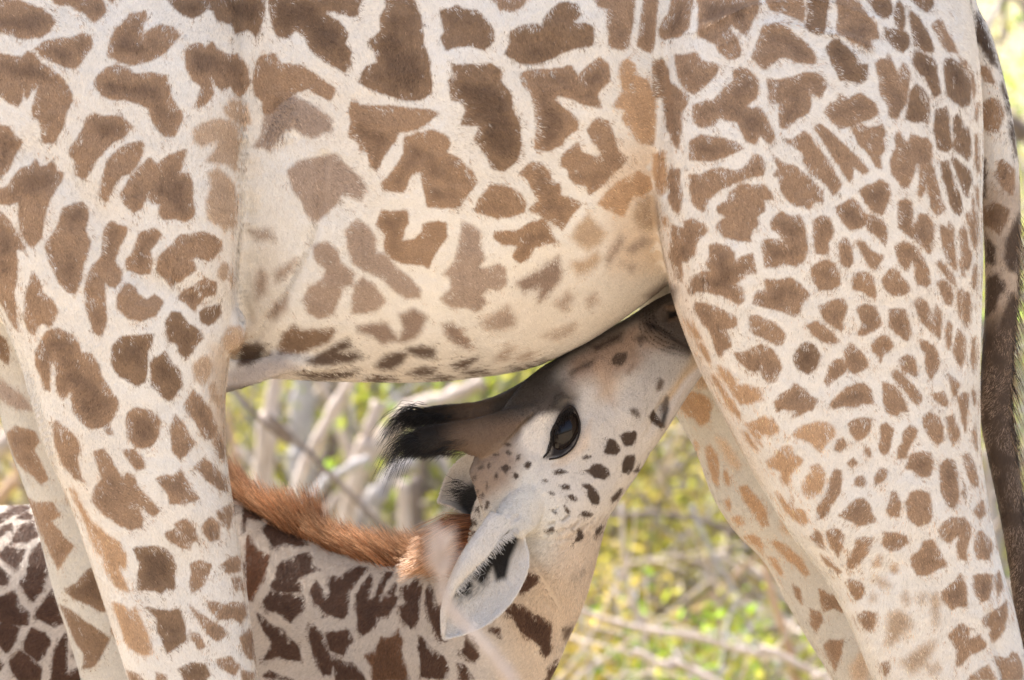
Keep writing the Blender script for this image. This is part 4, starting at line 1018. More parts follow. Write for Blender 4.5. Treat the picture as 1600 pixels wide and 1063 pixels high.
    for s in seeds:
        k = tuple((s / .095).astype(int))
        if k in cell: continue
        cell[k] = 1; keep.append(s)
    kd = kdtree.KDTree(len(keep)); [kd.insert(s, i) for i, s in enumerate(keep)]; kd.balance()
    out = (P[:, 0] < -12) | (P[:, 0] > 1612) | (P[:, 1] < -12) | (P[:, 1] > 1075)
    hid = (lay == 'F') & (S < -30) & (((P[:, 0] > 215) & (P[:, 0] < 500)) | (P[:, 0] > 1330)) & (P[:, 1] > 560)
    for i in np.where(out | hid)[0]:
        f = kd.find_n(co[i].tolist(), 2); v = (f[1][2] - f[0][2]) * .5 / (FW / 1600) - 7; S[i] = v; col[i] = pal['n'][0]; soft[i] = 3
    base = np.empty((len(P), 3)); base[:] = W0; base[lay == 'F'] = (.60, .57, .51); al = np.ones(len(P), bool); mm = np.isin(lay, ['M', 'S', 'R'])  # far legs: greyer inner coat, with their shade also put into the base colour
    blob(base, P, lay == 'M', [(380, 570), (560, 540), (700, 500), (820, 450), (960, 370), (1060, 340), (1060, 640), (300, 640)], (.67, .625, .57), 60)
    blob(base, P, lay == 'M', [(385, 230), (480, 230), (560, 330), (560, 480), (430, 500), (380, 380)], (.73, .715, .69), 40)
    blob(base, P, lay == 'S', [(330, 540), (360, 540), (365, 700), (330, 690)], (.58, .45, .33), 14, .7)
    blob(base, P, lay == 'M', [(385, 400), (430, 380), (440, 470), (400, 540), (375, 540)], (.60, .55, .49), 20, .6)
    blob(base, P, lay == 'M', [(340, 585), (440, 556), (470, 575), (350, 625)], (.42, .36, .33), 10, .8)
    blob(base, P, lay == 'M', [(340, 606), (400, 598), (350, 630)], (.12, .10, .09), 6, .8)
    blob(base, P, lay == 'M', [(930, 230), (1045, 200), (1060, 420), (960, 420)], (.70, .55, .40), 30, .7)
    blob(base, P, lay == 'R', [(1000, 330), (1060, 380), (1110, 560), (1200, 760), (1150, 760), (1050, 560)], (.78, .70, .62), 14, .8)
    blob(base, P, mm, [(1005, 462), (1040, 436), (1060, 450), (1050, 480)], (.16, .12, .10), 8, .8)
    tl = lay == 'T'
    blob(base, P, tl, [(1500, 470), (1640, 470), (1680, 1500), (1500, 1500)], (.075, .05, .035), 25)
    blob(base, P, tl, [(1500, 280), (1620, 280), (1620, 500), (1500, 500)], (.42, .31, .22), 30, .8)
    hoof = co[:, 2] < .07; base[hoof] = (.06, .045, .035); S[hoof] = -20
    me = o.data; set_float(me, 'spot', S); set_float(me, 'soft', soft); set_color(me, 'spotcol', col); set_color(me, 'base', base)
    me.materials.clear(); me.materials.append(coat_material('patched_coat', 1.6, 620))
    rl = np.isin(lay, ['R']); k_ = 1 + .22 * np.clip((P[:, 1] - 430) / 350, 0, 1) * rl; col = np.clip(col * k_[:, None], 0, .6)
    tm = lay == 'T'; tv = np.clip(.42 + 1.0 * vnoise(co * np.array((1, 1, .45)), 170, 77), 0, 1)[:, None] * np.clip((P[:, 1] - 470) / 40, 0, 1)[:, None]
    base[tm] = base[tm] * (1 - tv[tm]) + np.array((.36, .26, .185)) * tv[tm]
    dark = dark_field(co, S, 21); dark = dark * np.where(soft > 3.2, .25, 1.0) * .92; set_float(me, 'dark', dark)
    def flow(p, L):
        f = np.empty((len(p), 3)); f[:] = (.55, 0, -.8); leg = np.isin(L, ['S', 'R', 'F', 'T']); f[leg] = (.12, 0, -1)
        lo = np.clip((p[:, 2] - 1.75) * 1.5, 0, 1); r = L == 'R'; f[r, 0] = .1 + .7 * lo[r]; f[L == 'S', 0] = .1 + .3 * lo[L == 'S']
        return f
    skip = (lay == 'M') & (((P[:, 0] < 330) & (P[:, 0] > -5)) | (P[:, 0] > 1075)) | (lay == 'F') & (P[:, 0] > 250) & (P[:, 0] < 600)
    sz = np.where(np.isin(lay, ['F']), .8, 1.0); sz = np.where((lay == 'M') & (P[:, 1] > 330), .8, sz)
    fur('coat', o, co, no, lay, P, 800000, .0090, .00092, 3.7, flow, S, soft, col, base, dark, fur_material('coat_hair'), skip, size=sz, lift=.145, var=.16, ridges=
        [([(432 + 4 * i, 140), (426 + 5.5 * i, 190), (406 + 8 * i, 230)], 2.0, .0028) for i in range(6)] +
        [([(500, 235), (501, 300), (494, 350)], 2.6, -.004), ([(494, 335), (478, 400), (445, 460), (405, 520)], 5, .002),
         ([(384, 120), (383, 250), (375, 340), (369, 420), (364, 490)], 6, .002), ([(1085, 52), (1130, 28), (1165, 12), (1200, 5), (1280, 2), (1340, 14)], 2.4, .003),
         ([(1185, 44), (1220, 37), (1260, 42), (1290, 52), (1340, 62), (1370, 80)], 2.2, .0025), ([(1115, 76), (1135, 68), (1158, 58)], 2.0, .002),
         ([(1040, 105), (1046, 180), (1042, 240)], 3, -.003), ([(1262, 845), (1290, 880), (1320, 900), (1350, 960)], 3.5, -.003), ([(1395, 948), (1420, 952), (1440, 946)], 2.5, -.003),
         ([(445, 575), (520, 586), (620, 590)], 3, .002), ([(40, 575), (60, 640), (90, 740)], 5, .003)])
    tag(o, 'tall adult giraffe with tan patches standing over the suckling calf', 'giraffe')
    # tail hair
    hm = hair_material('hair')
    S_ = []; C_ = []
    for i in range(900):
        t = rng.uniform(0, 1); py = 330 + t * 700; 
        cx = np.interp(py, [330, 420, 500, 580, 650, 725, 800, 880, 1030], [1592, 1592, 1587, 1583, 1582, 1589, 1598, 1610, 1632]) - rng.uniform(0, 10)
        a = np.array(at(cx, py, .02 + rng.uniform(-.02, .02))); L = rng.uniform(.02, .06); out_ = rng.uniform(.1, .65)
        S_.append([a, a + (L * .5 * out_, 0, -L * .45), a + (L * out_ * .9, rng.normal(0, .003), -L)])
        c = np.array((.05, .032, .02)) if rng.random() < .6 else np.array((.38, .26, .16)); C_.append([c, c, c * 1.2])
    strands('tail_fringe', S_, .0006, .0002, C_, hm, o)
    S_ = []; C_ = []
    for i in range(700):
        a = np.array(at(1612 + rng.uniform(0, 28), 1080 + rng.uniform(0, 190), .02 + rng.normal(0, .012))); L = rng.uniform(.35, .6); q = rng.normal(0, .03, 2)
        S_.append([a, a + (q[0] * .4, q[1] * .4, -L * .4), a + (q[0] * 1.2, q[1], -L * .8), a + (q[0] * 1.6, q[1] * 1.4, -L)]); c = np.array((.015, .01, .008)); C_.append([c] * 4)
    strands('tail_tuft', S_, .0007, .0003, C_, hm, o)
    # hooves are part of the body; eyes for the head outside the frame
    for s in (-1, 1):
        e = Body(); e.ball('e', (0, 0, 0), .028); mesh_obj('eye', e.v, e.f, EYE, o).location = at(-1270, -1770, s * .085)
    return o

# ------------------------------------------------------------------ the calf
def make_calf():
    B = Body(); CY = .62
    B.loft('C', [(-470, 930, -455, 1150, .06), (-430, 860, -425, 1260, .13), (-350, 825, -350, 1330, .17), (-150, 800, -150, 1380, .195), (30, 790, 30, 1400, .2), (130, 787, 140, 1400, .19), (240, 782, 250, 1400, .18), (330, 775, 350, 1380, .16)], Yc=CY, n=40)
    B.loft('C', [(250, 780, 290, 1380, .15, .60), (370, 775, 410, 1340, .13, .56), (440, 818, 480, 1310, .115, .50), (520, 852, 575, 1260, .10, .42), (610, 873, 680, 1200, .09, .31), (680, 882, 770, 1140, .082, .21),
                 (715, 868, 850, 1078, .078, .14), (728, 835, 893, 990, .074, .08), (738, 800, 915, 930, .072, .04), (748, 770, 935, 862, .07, .015), (758, 745, 946, 822, .062, .0), (775, 725, 958, 790, .05, .0)], n=36)
    # head
    B.loft('H', [(735, 735, 760, 815, .05), (752, 690, 830, 850, .072), (790, 632, 888, 858, .078), (818, 598, 925, 838, .080), (848, 573, 950, 806, .078), (888, 550, 972, 775, .069), (935, 524, 1005, 727, .058), (985, 494, 1040, 662, .051), (1030, 466, 1075, 605, .047),
                 (1062, 456, 1103, 558, .042), (1090, 470, 1112, 525, .028), (1104, 488, 1112, 508, .012)], Yc=.0, n=36, exp=2.15)
    # lower jaw
    B.loft('H', [(960, 700, 985, 745, .03), (990, 680, 1024, 697, .032), (1012, 655, 1052, 655, .034), (1040, 610, 1072, 622, .03), (1068, 575, 1098, 585, .026), (1092, 545, 1118, 562, .02), (1110, 535, 1120, 548, .01)], Yc=-.005, n=18)
    # horns
    B.loft('H', [(852, 622, 768, 712, .03), (808, 634, 744, 714, .026), (768, 646, 724, 706, .021), (735, 655, 708, 703, .018), (705, 660, 695, 706, .018), (678, 664, 680, 711, .021), (655, 668, 660, 710, .02), (641, 678, 643, 702, .010)], Yc=-.045, n=18)
    B.loft('H', [(850, 575, 800, 650, .03), (800, 606, 775, 655, .024), (765, 622, 750, 660, .019), (730, 630, 722, 663, .017), (695, 633, 692, 664, .018), (665, 637, 668, 664, .018), (646, 645, 648, 658, .008)], Yc=.05, n=18)
    # legs
    for x, Yc, hind in ((300, .5, 0), (330, .74, 0), (-330, .5, 1), (-360, .74, 1)):
        g = gpy(Yc)
        if hind: B.loft('C', [(x - 100, 900, x + 130, 900, .10), (x - 90, 1150, x + 120, 1150, .10), (x - 60, 1330, x + 50, 1330, .06), (x - 70, 1500, x + 10, 1500, .04), (x - 50, 1560, x + 0, 1560, .03), (x - 35, 1800, x + 8, 1800, .023), (x - 45, 1900, x + 22, 1900, .033), (x - 50, g - 2, x + 38, g - 2, .042)], Yc=Yc)
        else: B.loft('C', [(x - 90, 1000, x + 90, 1000, .09), (x - 70, 1200, x + 70, 1200, .075), (x - 45, 1350, x + 45, 1350, .05), (x - 38, 1520, x + 38, 1520, .038), (x - 24, 1600, x + 24, 1600, .026), (x - 22, 1800, x + 22, 1800, .023), (x - 30, 1900, x + 35, 1900, .033), (x - 36, g - 2, x + 46, g - 2, .042)], Yc=Yc)
    B.loft('C', [(-455, 880, -430, 940, .03), (-480, 1000, -455, 1010, .02), (-490, 1250, -470, 1250, .014), (-492, 1450, -478, 1450, .008)], Yc=CY, n=12)
    # ears: rolled leaves
    A = lambda L: [tuple(at(*p)) for p in L]
    B.sheet('E', [A([(808, 812, -.098), (775, 856, -.105), (742, 890, -.108), (716, 918, -.106), (703, 952, -.098), (694, 1000, -.088)]),
                  A([(775, 800, -.100), (738, 852, -.112), (716, 892, -.116), (702, 925, -.112), (694, 958, -.102), (692, 1001, -.088)]),
                  A([(770, 800, -.078), (728, 862, -.085), (706, 905, -.086), (696, 935, -.086), (690, 965, -.086), (692, 1001, -.087)]),
                  A([(790, 815, -.060), (765, 870, -.062), (745, 915, -.062), (728, 950, -.068), (710, 980, -.076), (694, 1001, -.086)]),
                  A([(812, 822, -.070), (800, 880, -.074), (785, 925, -.076), (762, 957, -.078), (732, 985, -.082), (696, 1001, -.087)]),
                  A([(816, 826, -.086), (829, 876, -.092), (815, 920, -.093), (788, 957, -.092), (748, 985, -.090), (697, 1001, -.087)])], .0035, sub=6)
    B.loft('H', [(838, 735, 852, 748, .003, -.064), (814, 757, 850, 786, .014, -.068), (792, 778, 838, 822, .021, -.072), (778, 795, 822, 835, .02, -.085), (772, 812, 812, 842, .01, -.09)], n=14)
    B.sheet('E', [A([(775, 700, .085), (742, 704, .095), (713, 720, .10), (694, 748, .10), (683, 783, .098)]),
                  A([(770, 740, .105), (745, 742, .115), (720, 755, .116), (700, 768, .11), (683, 784, .099)]),
                  A([(770, 780, .105), (745, 785, .112), (722, 785, .112), (700, 784, .108), (683, 785, .099)]),
                  A([(770, 822, .085), (745, 815, .09), (722, 803, .094), (702, 791, .097), (683, 786, .098)])], .0035, sub=5)
    o, co, lay, no = B.build('giraffe_calf', .0030, 5)
    P = to_px(co)
    hm_ = np.isin(lay, ['H']); front = no[:, 1] < .15
    def bump(x, y, rx, ry, h, rot=0, mask=hm_):
        m = np.where(mask & front & (abs(P[:, 0] - x) < 3 * max(rx, ry)) & (abs(P[:, 1] - y) < 3 * max(rx, ry)))[0]
        c, s = math.cos(math.radians(rot)), math.sin(math.radians(rot)); dx = P[m, 0] - x; dy = P[m, 1] - y
        u = (dx * c + dy * s) / rx; v = (-dx * s + dy * c) / ry; co[m] += no[m] * (h * np.exp(-(u * u + v * v)))[:, None]
    bump(881, 675, 30, 20, -.010, -65)      # eye socket
    bump(858, 636, 34, 16, .013, -50)       # brow
    bump(912, 690, 40, 14, .006, -60)
    bump(820, 775, 50, 38, .005, 45)        # muscle at the ear
    bump(900, 790, 60, 40, .006, -50)       # cheek
    bump(960, 620, 60, 20, -.006, -35)      # hollow of the face
    bump(940, 560, 70, 14, .004, -32)
    bump(1050, 490, 12, 8, -.012, -30)      # nostril
    bump(1040, 478, 20, 6, .005, -30)
    bump(1030, 640, 26, 5, -.006, -65)      # mouth line
    for k in range(9): bump(1022 + k * 6, 508 + k * 4 + 4 * (k % 2), 16, 3, .004 * (1 if k % 2 else -1), 20)
    nk = np.isin(lay, ['C', 'H'])
    for k, (x, y) in enumerate([(845, 905), (852, 925), (858, 945), (838, 880)]): bump(x, y, 26, 4, -.002, 50, nk)
    bump(880, 900, 40, 60, .006, 0, nk); bump(820, 1010, 60, 90, -.006, 20, nk)
    o.data.vertices.foreach_set('co', co.ravel()); o.data.update()
    K = (.085, .044, .028)
    palC = {'n': (K, 2.2), 'w': ((.14, .06, .028), 3), 'r': ((.14, .07, .036), 3), 'g': ((.16, .11, .08), 5), 'F': ((.42, .34, .27), 10)}
    palH = {'n': ((.075, .05, .036), 2.4), 'D': ((.045, .03, .024), 8), 'G': ((.20, .13, .09), 9), 'g': ((.14, .11, .09), 4)}
    S, col, soft = paint_spots(P, lay, POLYS, {'C': ['C', 'H']}, palC, 30)
    S = np.where(S > -25, S + np.where(P[:, 0] < 380, 3.0, 1.6), S)
    S2, col2, soft2 = paint_spots(P, lay, POLYS, {'H': ['C', 'H']}, palH, 30)
    m = S2 > S; S[m] = S2[m]; col[m] = col2[m]; soft[m] = soft2[m]
    # cells beyond the traced part
    seeds = np.stack([rng.uniform(-2.0, .6, 4000), rng.uniform(.2, 1, 4000), rng.uniform(0, 1.6, 4000)], 1); keep = []; cell = {}
    for s in seeds:
        k = tuple((s / .07).astype(int))
        if k in cell: continue
        cell[k] = 1; keep.append(s)
    kd = kdtree.KDTree(len(keep)); [kd.insert(s, i) for i, s in enumerate(keep)]; kd.balance()
    outm = (P[:, 0] < -12) | (P[:, 1] > 1075) | ((P[:, 0] > 105) & (P[:, 0] < 385) & (lay == 'C'))
    for i in np.where(outm)[0]:
        f = kd.find_n(co[i].tolist(), 2); S[i] = (f[1][2] - f[0][2]) * .5 / (FW / 1600) - 6; col[i] = K; soft[i] = 2.5
    base = np.empty((len(P), 3)); base[:] = (.57, .515, .465); H = hm_; CH = np.isin(lay, ['C', 'H'])
    base[lay == 'H'] = (.63, .59, .55)
    blob(base, P, CH, [(860, 830), (940, 820), (930, 900), (890, 1010), (860, 1080), (780, 1080), (800, 950), (830, 900)], (.62, .52, .42), 30)
    blob(base, P, CH, [(760, 700), (830, 730), (880, 800), (860, 880), (800, 870), (740, 830)], (.66, .64, .60), 22)
    blob(base, P, H, [(720, 690), (800, 690), (815, 720), (800, 760), (755, 790), (722, 800)], (.31, .225, .165), 22, .95)
    blob(base, P, H, [(640, 610), (790, 590), (850, 600), (885, 625), (880, 645), (858, 650), (830, 668), (800, 692), (745, 722), (690, 720), (640, 720)], (.15, .10, .068), 16)
    blob(base, P, H, [(780, 640), (840, 600), (885, 610), (880, 640), (840, 660)], (.13, .11, .095), 16, .8)
    blob(base, P, H, [(842, 652), (872, 605), (904, 618), (892, 638), (868, 655)], (.06, .05, .045), 11, .8)
    blob(base, P, H, [(880, 555), (1000, 500), (1010, 560), (940, 590), (890, 600)], (.27, .18, .13), 22, .9)
    blob(base, P, H, [(985, 560), (1050, 560), (1060, 620), (1000, 660), (980, 620)], (.50, .48, .47), 20, .8)
    blob(base, P, H, [(790, 600), (815, 580), (870, 550), (940, 516), (1000, 480), (1030, 465), (1010, 500), (940, 535), (895, 558), (865, 590), (845, 620), (805, 630)], (.04, .034, .032), 16)
    blob(base, P, H, [(760, 625), (810, 590), (850, 575), (890, 590), (885, 625), (850, 632), (815, 645), (770, 655)], (.06, .048, .04), 16, .8)
    blob(base, P, H, [(1000, 470), (1050, 450), (1115, 500), (1112, 545), (1080, 562), (1035, 552), (1000, 530)], (.075, .06, .052), 12)
    blob(base, P, H, [(1042, 480), (1068, 478), (1070, 496), (1046, 500)], (.20, .12, .07), 8, .7)
    blob(base, P, H, [(1040, 485), (1062, 482), (1060, 494), (1045, 496)], (.012, .01, .01), 3)
    blob(base, P, H, [(1085, 550), (1120, 540), (1120, 560), (1072, 592), (1040, 640), (1035, 630)], (.60, .47, .33), 6)
    blob(base, P, H, [(1075, 590), (1110, 555), (1100, 590), (1060, 660), (1035, 665), (1040, 640)], (.62, .59, .58), 5)
    blob(base, P, H, [(1030, 665), (1036, 640), (1044, 620), (1046, 640), (1038, 668)], (.05, .045, .045), 4)
    blob(base, P, H, [(818, 668), (845, 650), (872, 645), (862, 690), (848, 712), (826, 706), (814, 688)], (.76, .70, .63), 7)
    blob(base, P, H, [(905, 680), (925, 655), (918, 700), (880, 730), (862, 728)], (.68, .55, .43), 6, .7)
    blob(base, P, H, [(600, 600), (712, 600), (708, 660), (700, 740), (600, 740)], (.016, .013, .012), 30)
    blob(base, P, H, [(866, 628), (888, 622), (896, 640), (880, 648)], (.13, .11, .09), 6, .8)
    blob(base, P, H, [(930, 545), (1000, 512), (1040, 540), (1000, 575), (950, 590)], (.30, .215, .16), 18, .8)
    blob(base, P, H, [(930, 570), (965, 590), (960, 630), (935, 620)], (.46, .32, .22), 16, .7)
    blob(base, P, H, [(1000, 545), (1060, 552), (1085, 565), (1050, 600), (1010, 590)], (.36, .34, .33), 16, .7)
    blob(base, P, H, [(880, 600), (905, 600), (905, 640), (890, 645)], (.20, .16, .13), 12, .6)
    # dark skin around the eye
    blob(base, P, H, [(849, 716), (860, 708), (862, 680), (872, 655), (886, 630), (897, 632), (906, 655), (905, 680), (895, 700), (878, 714), (862, 716)], (.025, .02, .02), 5)
    E = lay == 'E'; base[E] = (.66, .63, .595); S[E] = -30
    blob(base, P, E & (co[:, 1] < 0) & (co[:, 1] > -.101), [(814, 826), (808, 850), (798, 872), (791, 903), (775, 908), (769, 888), (755, 915), (740, 905), (736, 930), (714, 932), (705, 925), (712, 905), (750, 868), (785, 838)], (.02, .018, .018), 5)
    blob(base, P, E & (co[:, 1] > 0), [(740, 752), (722, 765), (712, 785), (742, 830), (790, 830), (790, 745)], (.05, .05, .052), 9)
    blob(base, P, H, [(722, 770), (738, 790), (752, 830), (748, 842), (730, 815)], (.05, .045, .045), 6, .9)
    hoof = co[:, 2] < .05; base[hoof] = (.05, .04, .03); S[hoof] = -20
    me = o.data; set_float(me, 'spot', S); set_float(me, 'soft', soft); set_color(me, 'spotcol', col); set_color(me, 'base', base)
    me.materials.clear(); me.materials.append(coat_material('calf_coat', 1.5, 700, (0, .6, 0)))
    dark = dark_field(co, S, 5) * .5; set_float(me, 'dark', dark)
    def flow(p, L):
        f = np.empty((len(p), 3)); f[:] = (-.75, 0, -.55); f[L == 'H'] = (-.75, 0, -.62); f[L == 'E'] = (-.55, 0, -.8)
        b = (L == 'C') & (p[:, 0] < -.2); f[b] = (-.6, 0, -.8); return f
    face = np.clip((P[:, 0] - 700) / 200, 0, 1); sz = np.where(lay == 'H', .62, 1.0); sz = np.where(lay == 'E', .68, sz); sz = np.where((lay == 'H') & (P[:, 0] < 740), 1.0, sz)
    fur('coat', o, co, no, lay, P, 380000, .0080, .00085, 1.5, flow, S, soft, col, base, dark, fur_material('calf_coat_hair'), None, size=sz, lift=.22, ridges=
        [([(835 + 6 * i, 890 + 12 * i), (850 + 6 * i, 905 + 10 * i), (862 + 5 * i, 930 + 9 * i)], 2.5, -.002) for i in range(4)] +
        [([(1020 - 5 * i, 478 + 2 * i), (1022 - 5 * i, 500 + 5 * i), (1040 - 3 * i, 520 + 6 * i), (1070, 530 + 7 * i)], 1.8, .0026) for i in range(5)] +
        [([(1035, 486), (1045, 479), (1060, 480), (1070, 492), (1062, 502)], 2.5, .004), ([(862, 640), (878, 622), (895, 622)], 3, .003), ([(852, 648), (868, 622), (885, 612)], 2.5, .0025)])
    tag(o, 'young dark-patched giraffe calf suckling beneath the adult', 'giraffe')
    return o, co, lay, no, P
EYE = simple('eye_surface', (.010, .006, .005), .05, .32, 0)
mother = make_mother()
calf, cco, clay, cno, cP = make_calf()
HM = hair_material('calf_hair')
def surfY(px, py, layer='H'):
    m = (clay == layer) & (cno[:, 1] < 0); d = (cP[:, 0] - px) ** 2 + (cP[:, 1] - py) ** 2; d = np.where(m, d, 1e9); i = np.argsort(d)[:6]; return float(np.min(cco[i, 1]))
# eye
ey = surfY(881, 675)
e = Body(); e.ball('e', (0, 0, 0), 1.0); n_ = crom
eye = mesh_obj('eye', [(v[0] * .045, v[1] * .036, v[2] * .030) for v in e.v], e.f, EYE, calf)
eye.location = at(882, 676, ey + .0165); eye.rotation_euler = (0, math.radians(-64), 0)
LID = simple('eyelid_skin', (.028, .022, .020), .75, .15)
def lid(pts, r):
    P = [np.array(at(x, y, surfY(x, y) - d)) for x, y, d in pts]; V, F = tube(P, r, r * .8, 8, 0.03, 6); return V, F
V, F = lid([(849, 716, -.002), (860, 700, .004), (862, 682, .006), (869, 660, .007), (880, 642, .007), (892, 635, .006), (901, 645, .006), (906, 664, .006), (903, 684, .005), (893, 702, .004), (876, 714, .003), (858, 718, .0)], .0020)
mesh_obj('eyelid', V, F, LID, calf)
# lashes
S_ = []; C_ = []
for i in range(150):
    t = rng.uniform(0, 1); x, y = np.array(((854, 706), (862, 676), (874, 650), (890, 636)))[int(t * 2.999)] * (1 - t * 2.999 % 1) + np.array(((854, 706), (862, 676), (874, 650), (890, 636)))[int(t * 2.999) + 1] * (t * 2.999 % 1)
    a = np.array(at(x, y, surfY(x, y) - .009)); L = rng.uniform(.014, .024); d = np.array((.15 + .25 * t + rng.normal(0, .12), -.75, -.45 + rng.normal(0, .12)))
    S_.append([a, a + d * L * .5, a + d * L * .9 + (-.002, 0, -.005)]); C_.append([(.02, .016, .014)] * 3)
strands('eyelash', S_, .0004, .00015, C_, HM, calf)
# horn tufts
for s, (Y, tipx, y0, y1, name) in enumerate(((-.045, 645, 672, 712, 0), (.05, 650, 638, 664, 0))):
    S_ = []; C_ = []
    for i in range(1500):
        u = rng.uniform(0, 1); th = rng.uniform(0, 6.28); x = 738 - 94 * u ** .42; cy = (y0 + y1) / 2; r = (y1 - y0) / 2 * (1 - .25 * u)
        a = np.array(at(x, cy + r * math.sin(th) * .92, Y + .018 * math.cos(th)))
        L = rng.uniform(.010, .024); d = np.array((-1, rng.normal(0, .15), -.10 - .25 * rng.random() - .12 * math.sin(th)))
        S_.append([a, a + d * L * .5 + (0, 0, .001), a + d * L + (0, 0, -L * .25)]); C_.append([np.array((.012, .010, .010)) + np.array((.10, .065, .04)) * max(0, (x - 698) / 40)] * 3)
    for i in range(240):   # long wisps
        g = rng.integers(0, 5); a = np.array(at(650 + rng.uniform(-6, 18), (y0 + y1) / 2 + rng.normal(0, 8), Y + rng.normal(0, .008)))
        ex = rng.uniform(30, 62) + (g - 2) * 5; dy = 8 + g * 12 + rng.normal(0, 4) if s == 0 else 12 + g * 7 + rng.normal(0, 4); k = FW / 1600
        S_.append([a, a + (-ex * .35 * k, 0, 3 * k), a + (-ex * .7 * k, rng.normal(0, .004), -dy * .35 * k), a + (-ex * .95 * k, rng.normal(0, .006), -dy * k)]); C_.append([(.015, .012, .011)] * 4)
    K3 = [x for x in S_ if len(x) == 3]; K4 = [x for x in S_ if len(x) == 4]
    strands('horn_tuft', K3, .0006, .0002, [c for c in C_ if len(c) == 3], HM, calf)
    strands('horn_wisp', K4, .0005, .00012, [[(.015, .012, .011)] * 4] * len(K4), HM, calf)
# mane
def mane():
    S_ = []; C_ = []; k = FW / 1600
    R = crom(np.array([(250, 780, .60), (370, 784, .56), (440, 826, .50), (520, 860, .42), (610, 882, .31), (680, 892, .21), (715, 878, .14), (730, 840, .09), (737, 800, .05)], float), 20)
    seg = np.linalg.norm(np.diff(R[:, :2], axis=0), axis=1); cum = np.concatenate([[0], np.cumsum(seg)]); tot = cum[-1]
    n = 16000; s = rng.uniform(0, tot, n); X = np.interp(s, cum, R[:, 0]); Yy = np.interp(s, cum, R[:, 1]); Yd = np.interp(s, cum, R[:, 2])
    for i in range(n):
        x, y, yd = X[i], Yy[i], Yd[i]; side = rng.uniform(-1, 1); low = rng.exponential(4) if rng.random() < .5 else 0; a = np.array(at(x, y + 3 + 9 * abs(side) + low, yd + side * .018))
        f = np.clip((x - 655) / 60, 0, 1) if y > 700 else 0; f = f if x > 655 else 0
        clump = math.sin(x * .16 + side * 2) * .5 + math.sin(x * .043 + 1) * .5
        base_ang = np.interp(x, [250, 420, 480, 505, 520, 640, 690, 737], [112, 118, 108, 100, 124, 122, 128, 186]) + clump * 7 + rng.normal(0, 7)
        L = np.interp(x, [250, 380, 440, 480, 505, 518, 600, 660, 700, 737], [100, 98, 92, 100, 112, 84, 84, 84, 88, 86]) * rng.uniform(.6, 1.1) * k * (1 - min(.6, low / 30))
        an = math.radians(base_ang); d = np.array((math.cos(an), 0, math.sin(an))); q = np.array((math.cos(an + .5), 0, math.sin(an + .5)))
        dr = np.array((0, side * .10 + rng.normal(0, .05), 0))
        if x > 705: q = np.array((-.75, 0, -.75)); 
        p1 = a + (d + dr) * L * .5; p2 = p1 + (d * .62 + q * .38 + dr) * L * .5
        if x > 705: p2 = p1 + (d * .5 + q * .7 + dr) * L * .55
        S_.append([a, (a + p1) / 2 + rng.normal(0, .0008, 3), p1, p2])
        v = rng.uniform(.6, 1.35) * (1 + .3 * clump); root = np.array((.22, .08, .032)) * v; mid = np.array((.42, .185, .085)) * v; tip = np.array((.60, .37, .22)) * v
        if rng.random() < .22: root, mid, tip = root * .4, mid * .45, tip * .6
        C_.append([root, (root + mid) / 2, mid, tip])
    strands('mane', S_, .0008, .00022, C_, HM, calf)
mane()
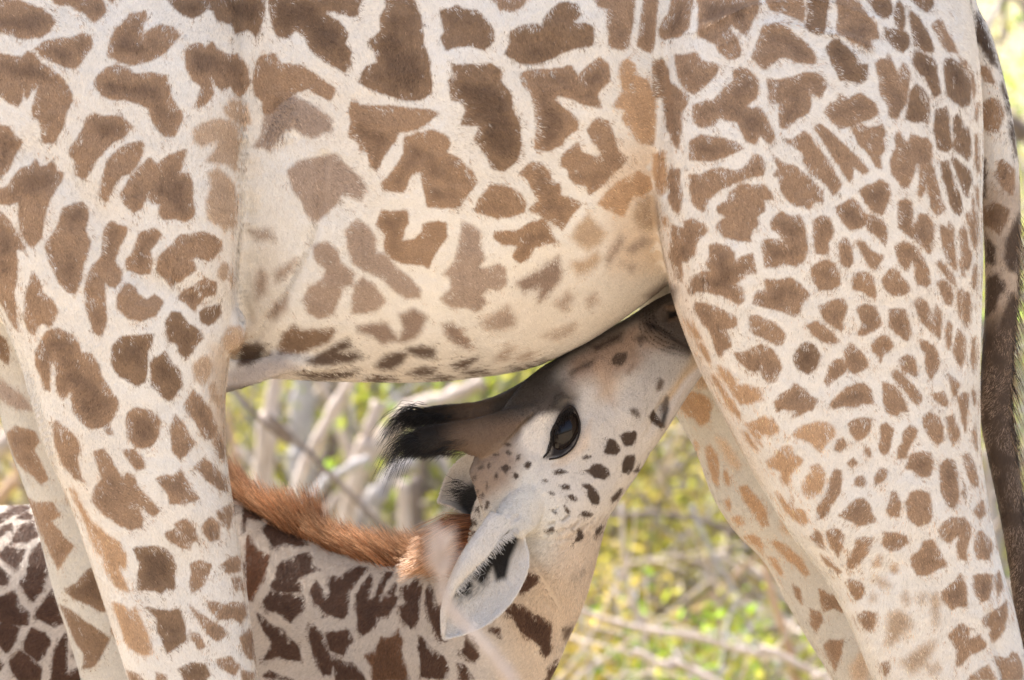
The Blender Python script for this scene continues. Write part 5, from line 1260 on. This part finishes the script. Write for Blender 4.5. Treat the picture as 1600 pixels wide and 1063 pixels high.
# ear hair
S_ = []; C_ = []
M_ = crom(np.array([(808, 828), (785, 846), (755, 878), (728, 905), (712, 925)], float), 30)
for i in range(420):
    p = M_[rng.integers(0, len(M_))]; a = np.array(at(p[0] - rng.uniform(0, 5), p[1] - rng.uniform(0, 4), -.107)); L = rng.uniform(.006, .016)
    d = np.array((.6 + rng.normal(0, .25), rng.normal(.1, .2), -.75 + rng.normal(0, .2))); S_.append([a, a + d * L * .5, a + d * L]); c = np.array((.72, .70, .68)) * rng.uniform(.8, 1.1); C_.append([c] * 3)
for i in range(70):
    t = rng.uniform(.5, .98); x = 800 - 85 * t + rng.uniform(-6, 14); y = 862 + 78 * t + rng.normal(0, 6); mE = (clay == 'E') & (cno[:, 1] < 0) & (cco[:, 1] < 0); j = np.argmin(np.where(mE, (cP[:, 0] - x) ** 2 + (cP[:, 1] - y) ** 2, 1e9))
    a = cco[j].astype(float) + (0, -.001, 0); L = rng.uniform(.010, .024); d = np.array((-.5 + rng.normal(0, .2), rng.normal(-.35, .1), -.6 + rng.normal(0, .2))); S_.append([a, a + d * L * .5, a + d * L]); c = np.array((.62, .60, .58)) * rng.uniform(.6, 1.15); C_.append([c] * 3)
strands('ear_hair', S_, .00045, .00015, C_, HM, calf)
S_ = []; C_ = []
for i in range(170):
    t = rng.uniform(0, 1); x = 738 - 25 * t + rng.normal(0, 8); y = 745 + 30 * rng.uniform(0, 1) + 25 * (1 - t); a = np.array(at(x, y, .09)); L = rng.uniform(.008, .02)
    d = np.array((-.85, rng.normal(-.1, .1), .05 + rng.normal(0, .2))); S_.append([a, a + d * L * .5, a + d * L]); C_.append([(.03, .03, .032)] * 3)
strands('ear_hair', S_, .0005, .0002, C_, HM, calf)
# ------------------------------------------------------------------ blurred stalk near the camera
def stalk():
    Y = -3.3; root = link(bpy.data.objects.new('dry_stalk', None)); a = at(860, 1063, Y); root.location = (a[0], Y, 0)
    tag(root, 'pale dry stalk blurred in the foreground before the calf\'s ear', 'plant')
    inv = np.array(root.location)
    P = [np.array(at(x, y, Y)) - inv for x, y in ((690, 850), (691, 900), (700, 945), (735, 985), (775, 1030), (812, 1090), (850, 1250), (862, 1500))] + [np.array((0, 0, -.02))]
    V, F = tube(P, .0042, .0065, 8, .12); mesh_obj('stem', V, F, BK['p'], root)
    VV = []; FF = []; off = 0
    for i in range(26):
        c = np.array(at(690 + rng.normal(0, 5), 846 + i * 2.4, Y)) - inv; d = np.array((rng.choice((-1, 1)) * .5, rng.normal(0, .3), .9)); V, F = tube([c, c + d * .012, c + d * .024], .003, .001, 6, .05, 3)
        VV.append(V); FF += [tuple(q + off for q in f) for f in F]; off += len(V)
    mesh_obj('seed_head', np.concatenate(VV), FF, BK['p'], root)
stalk()
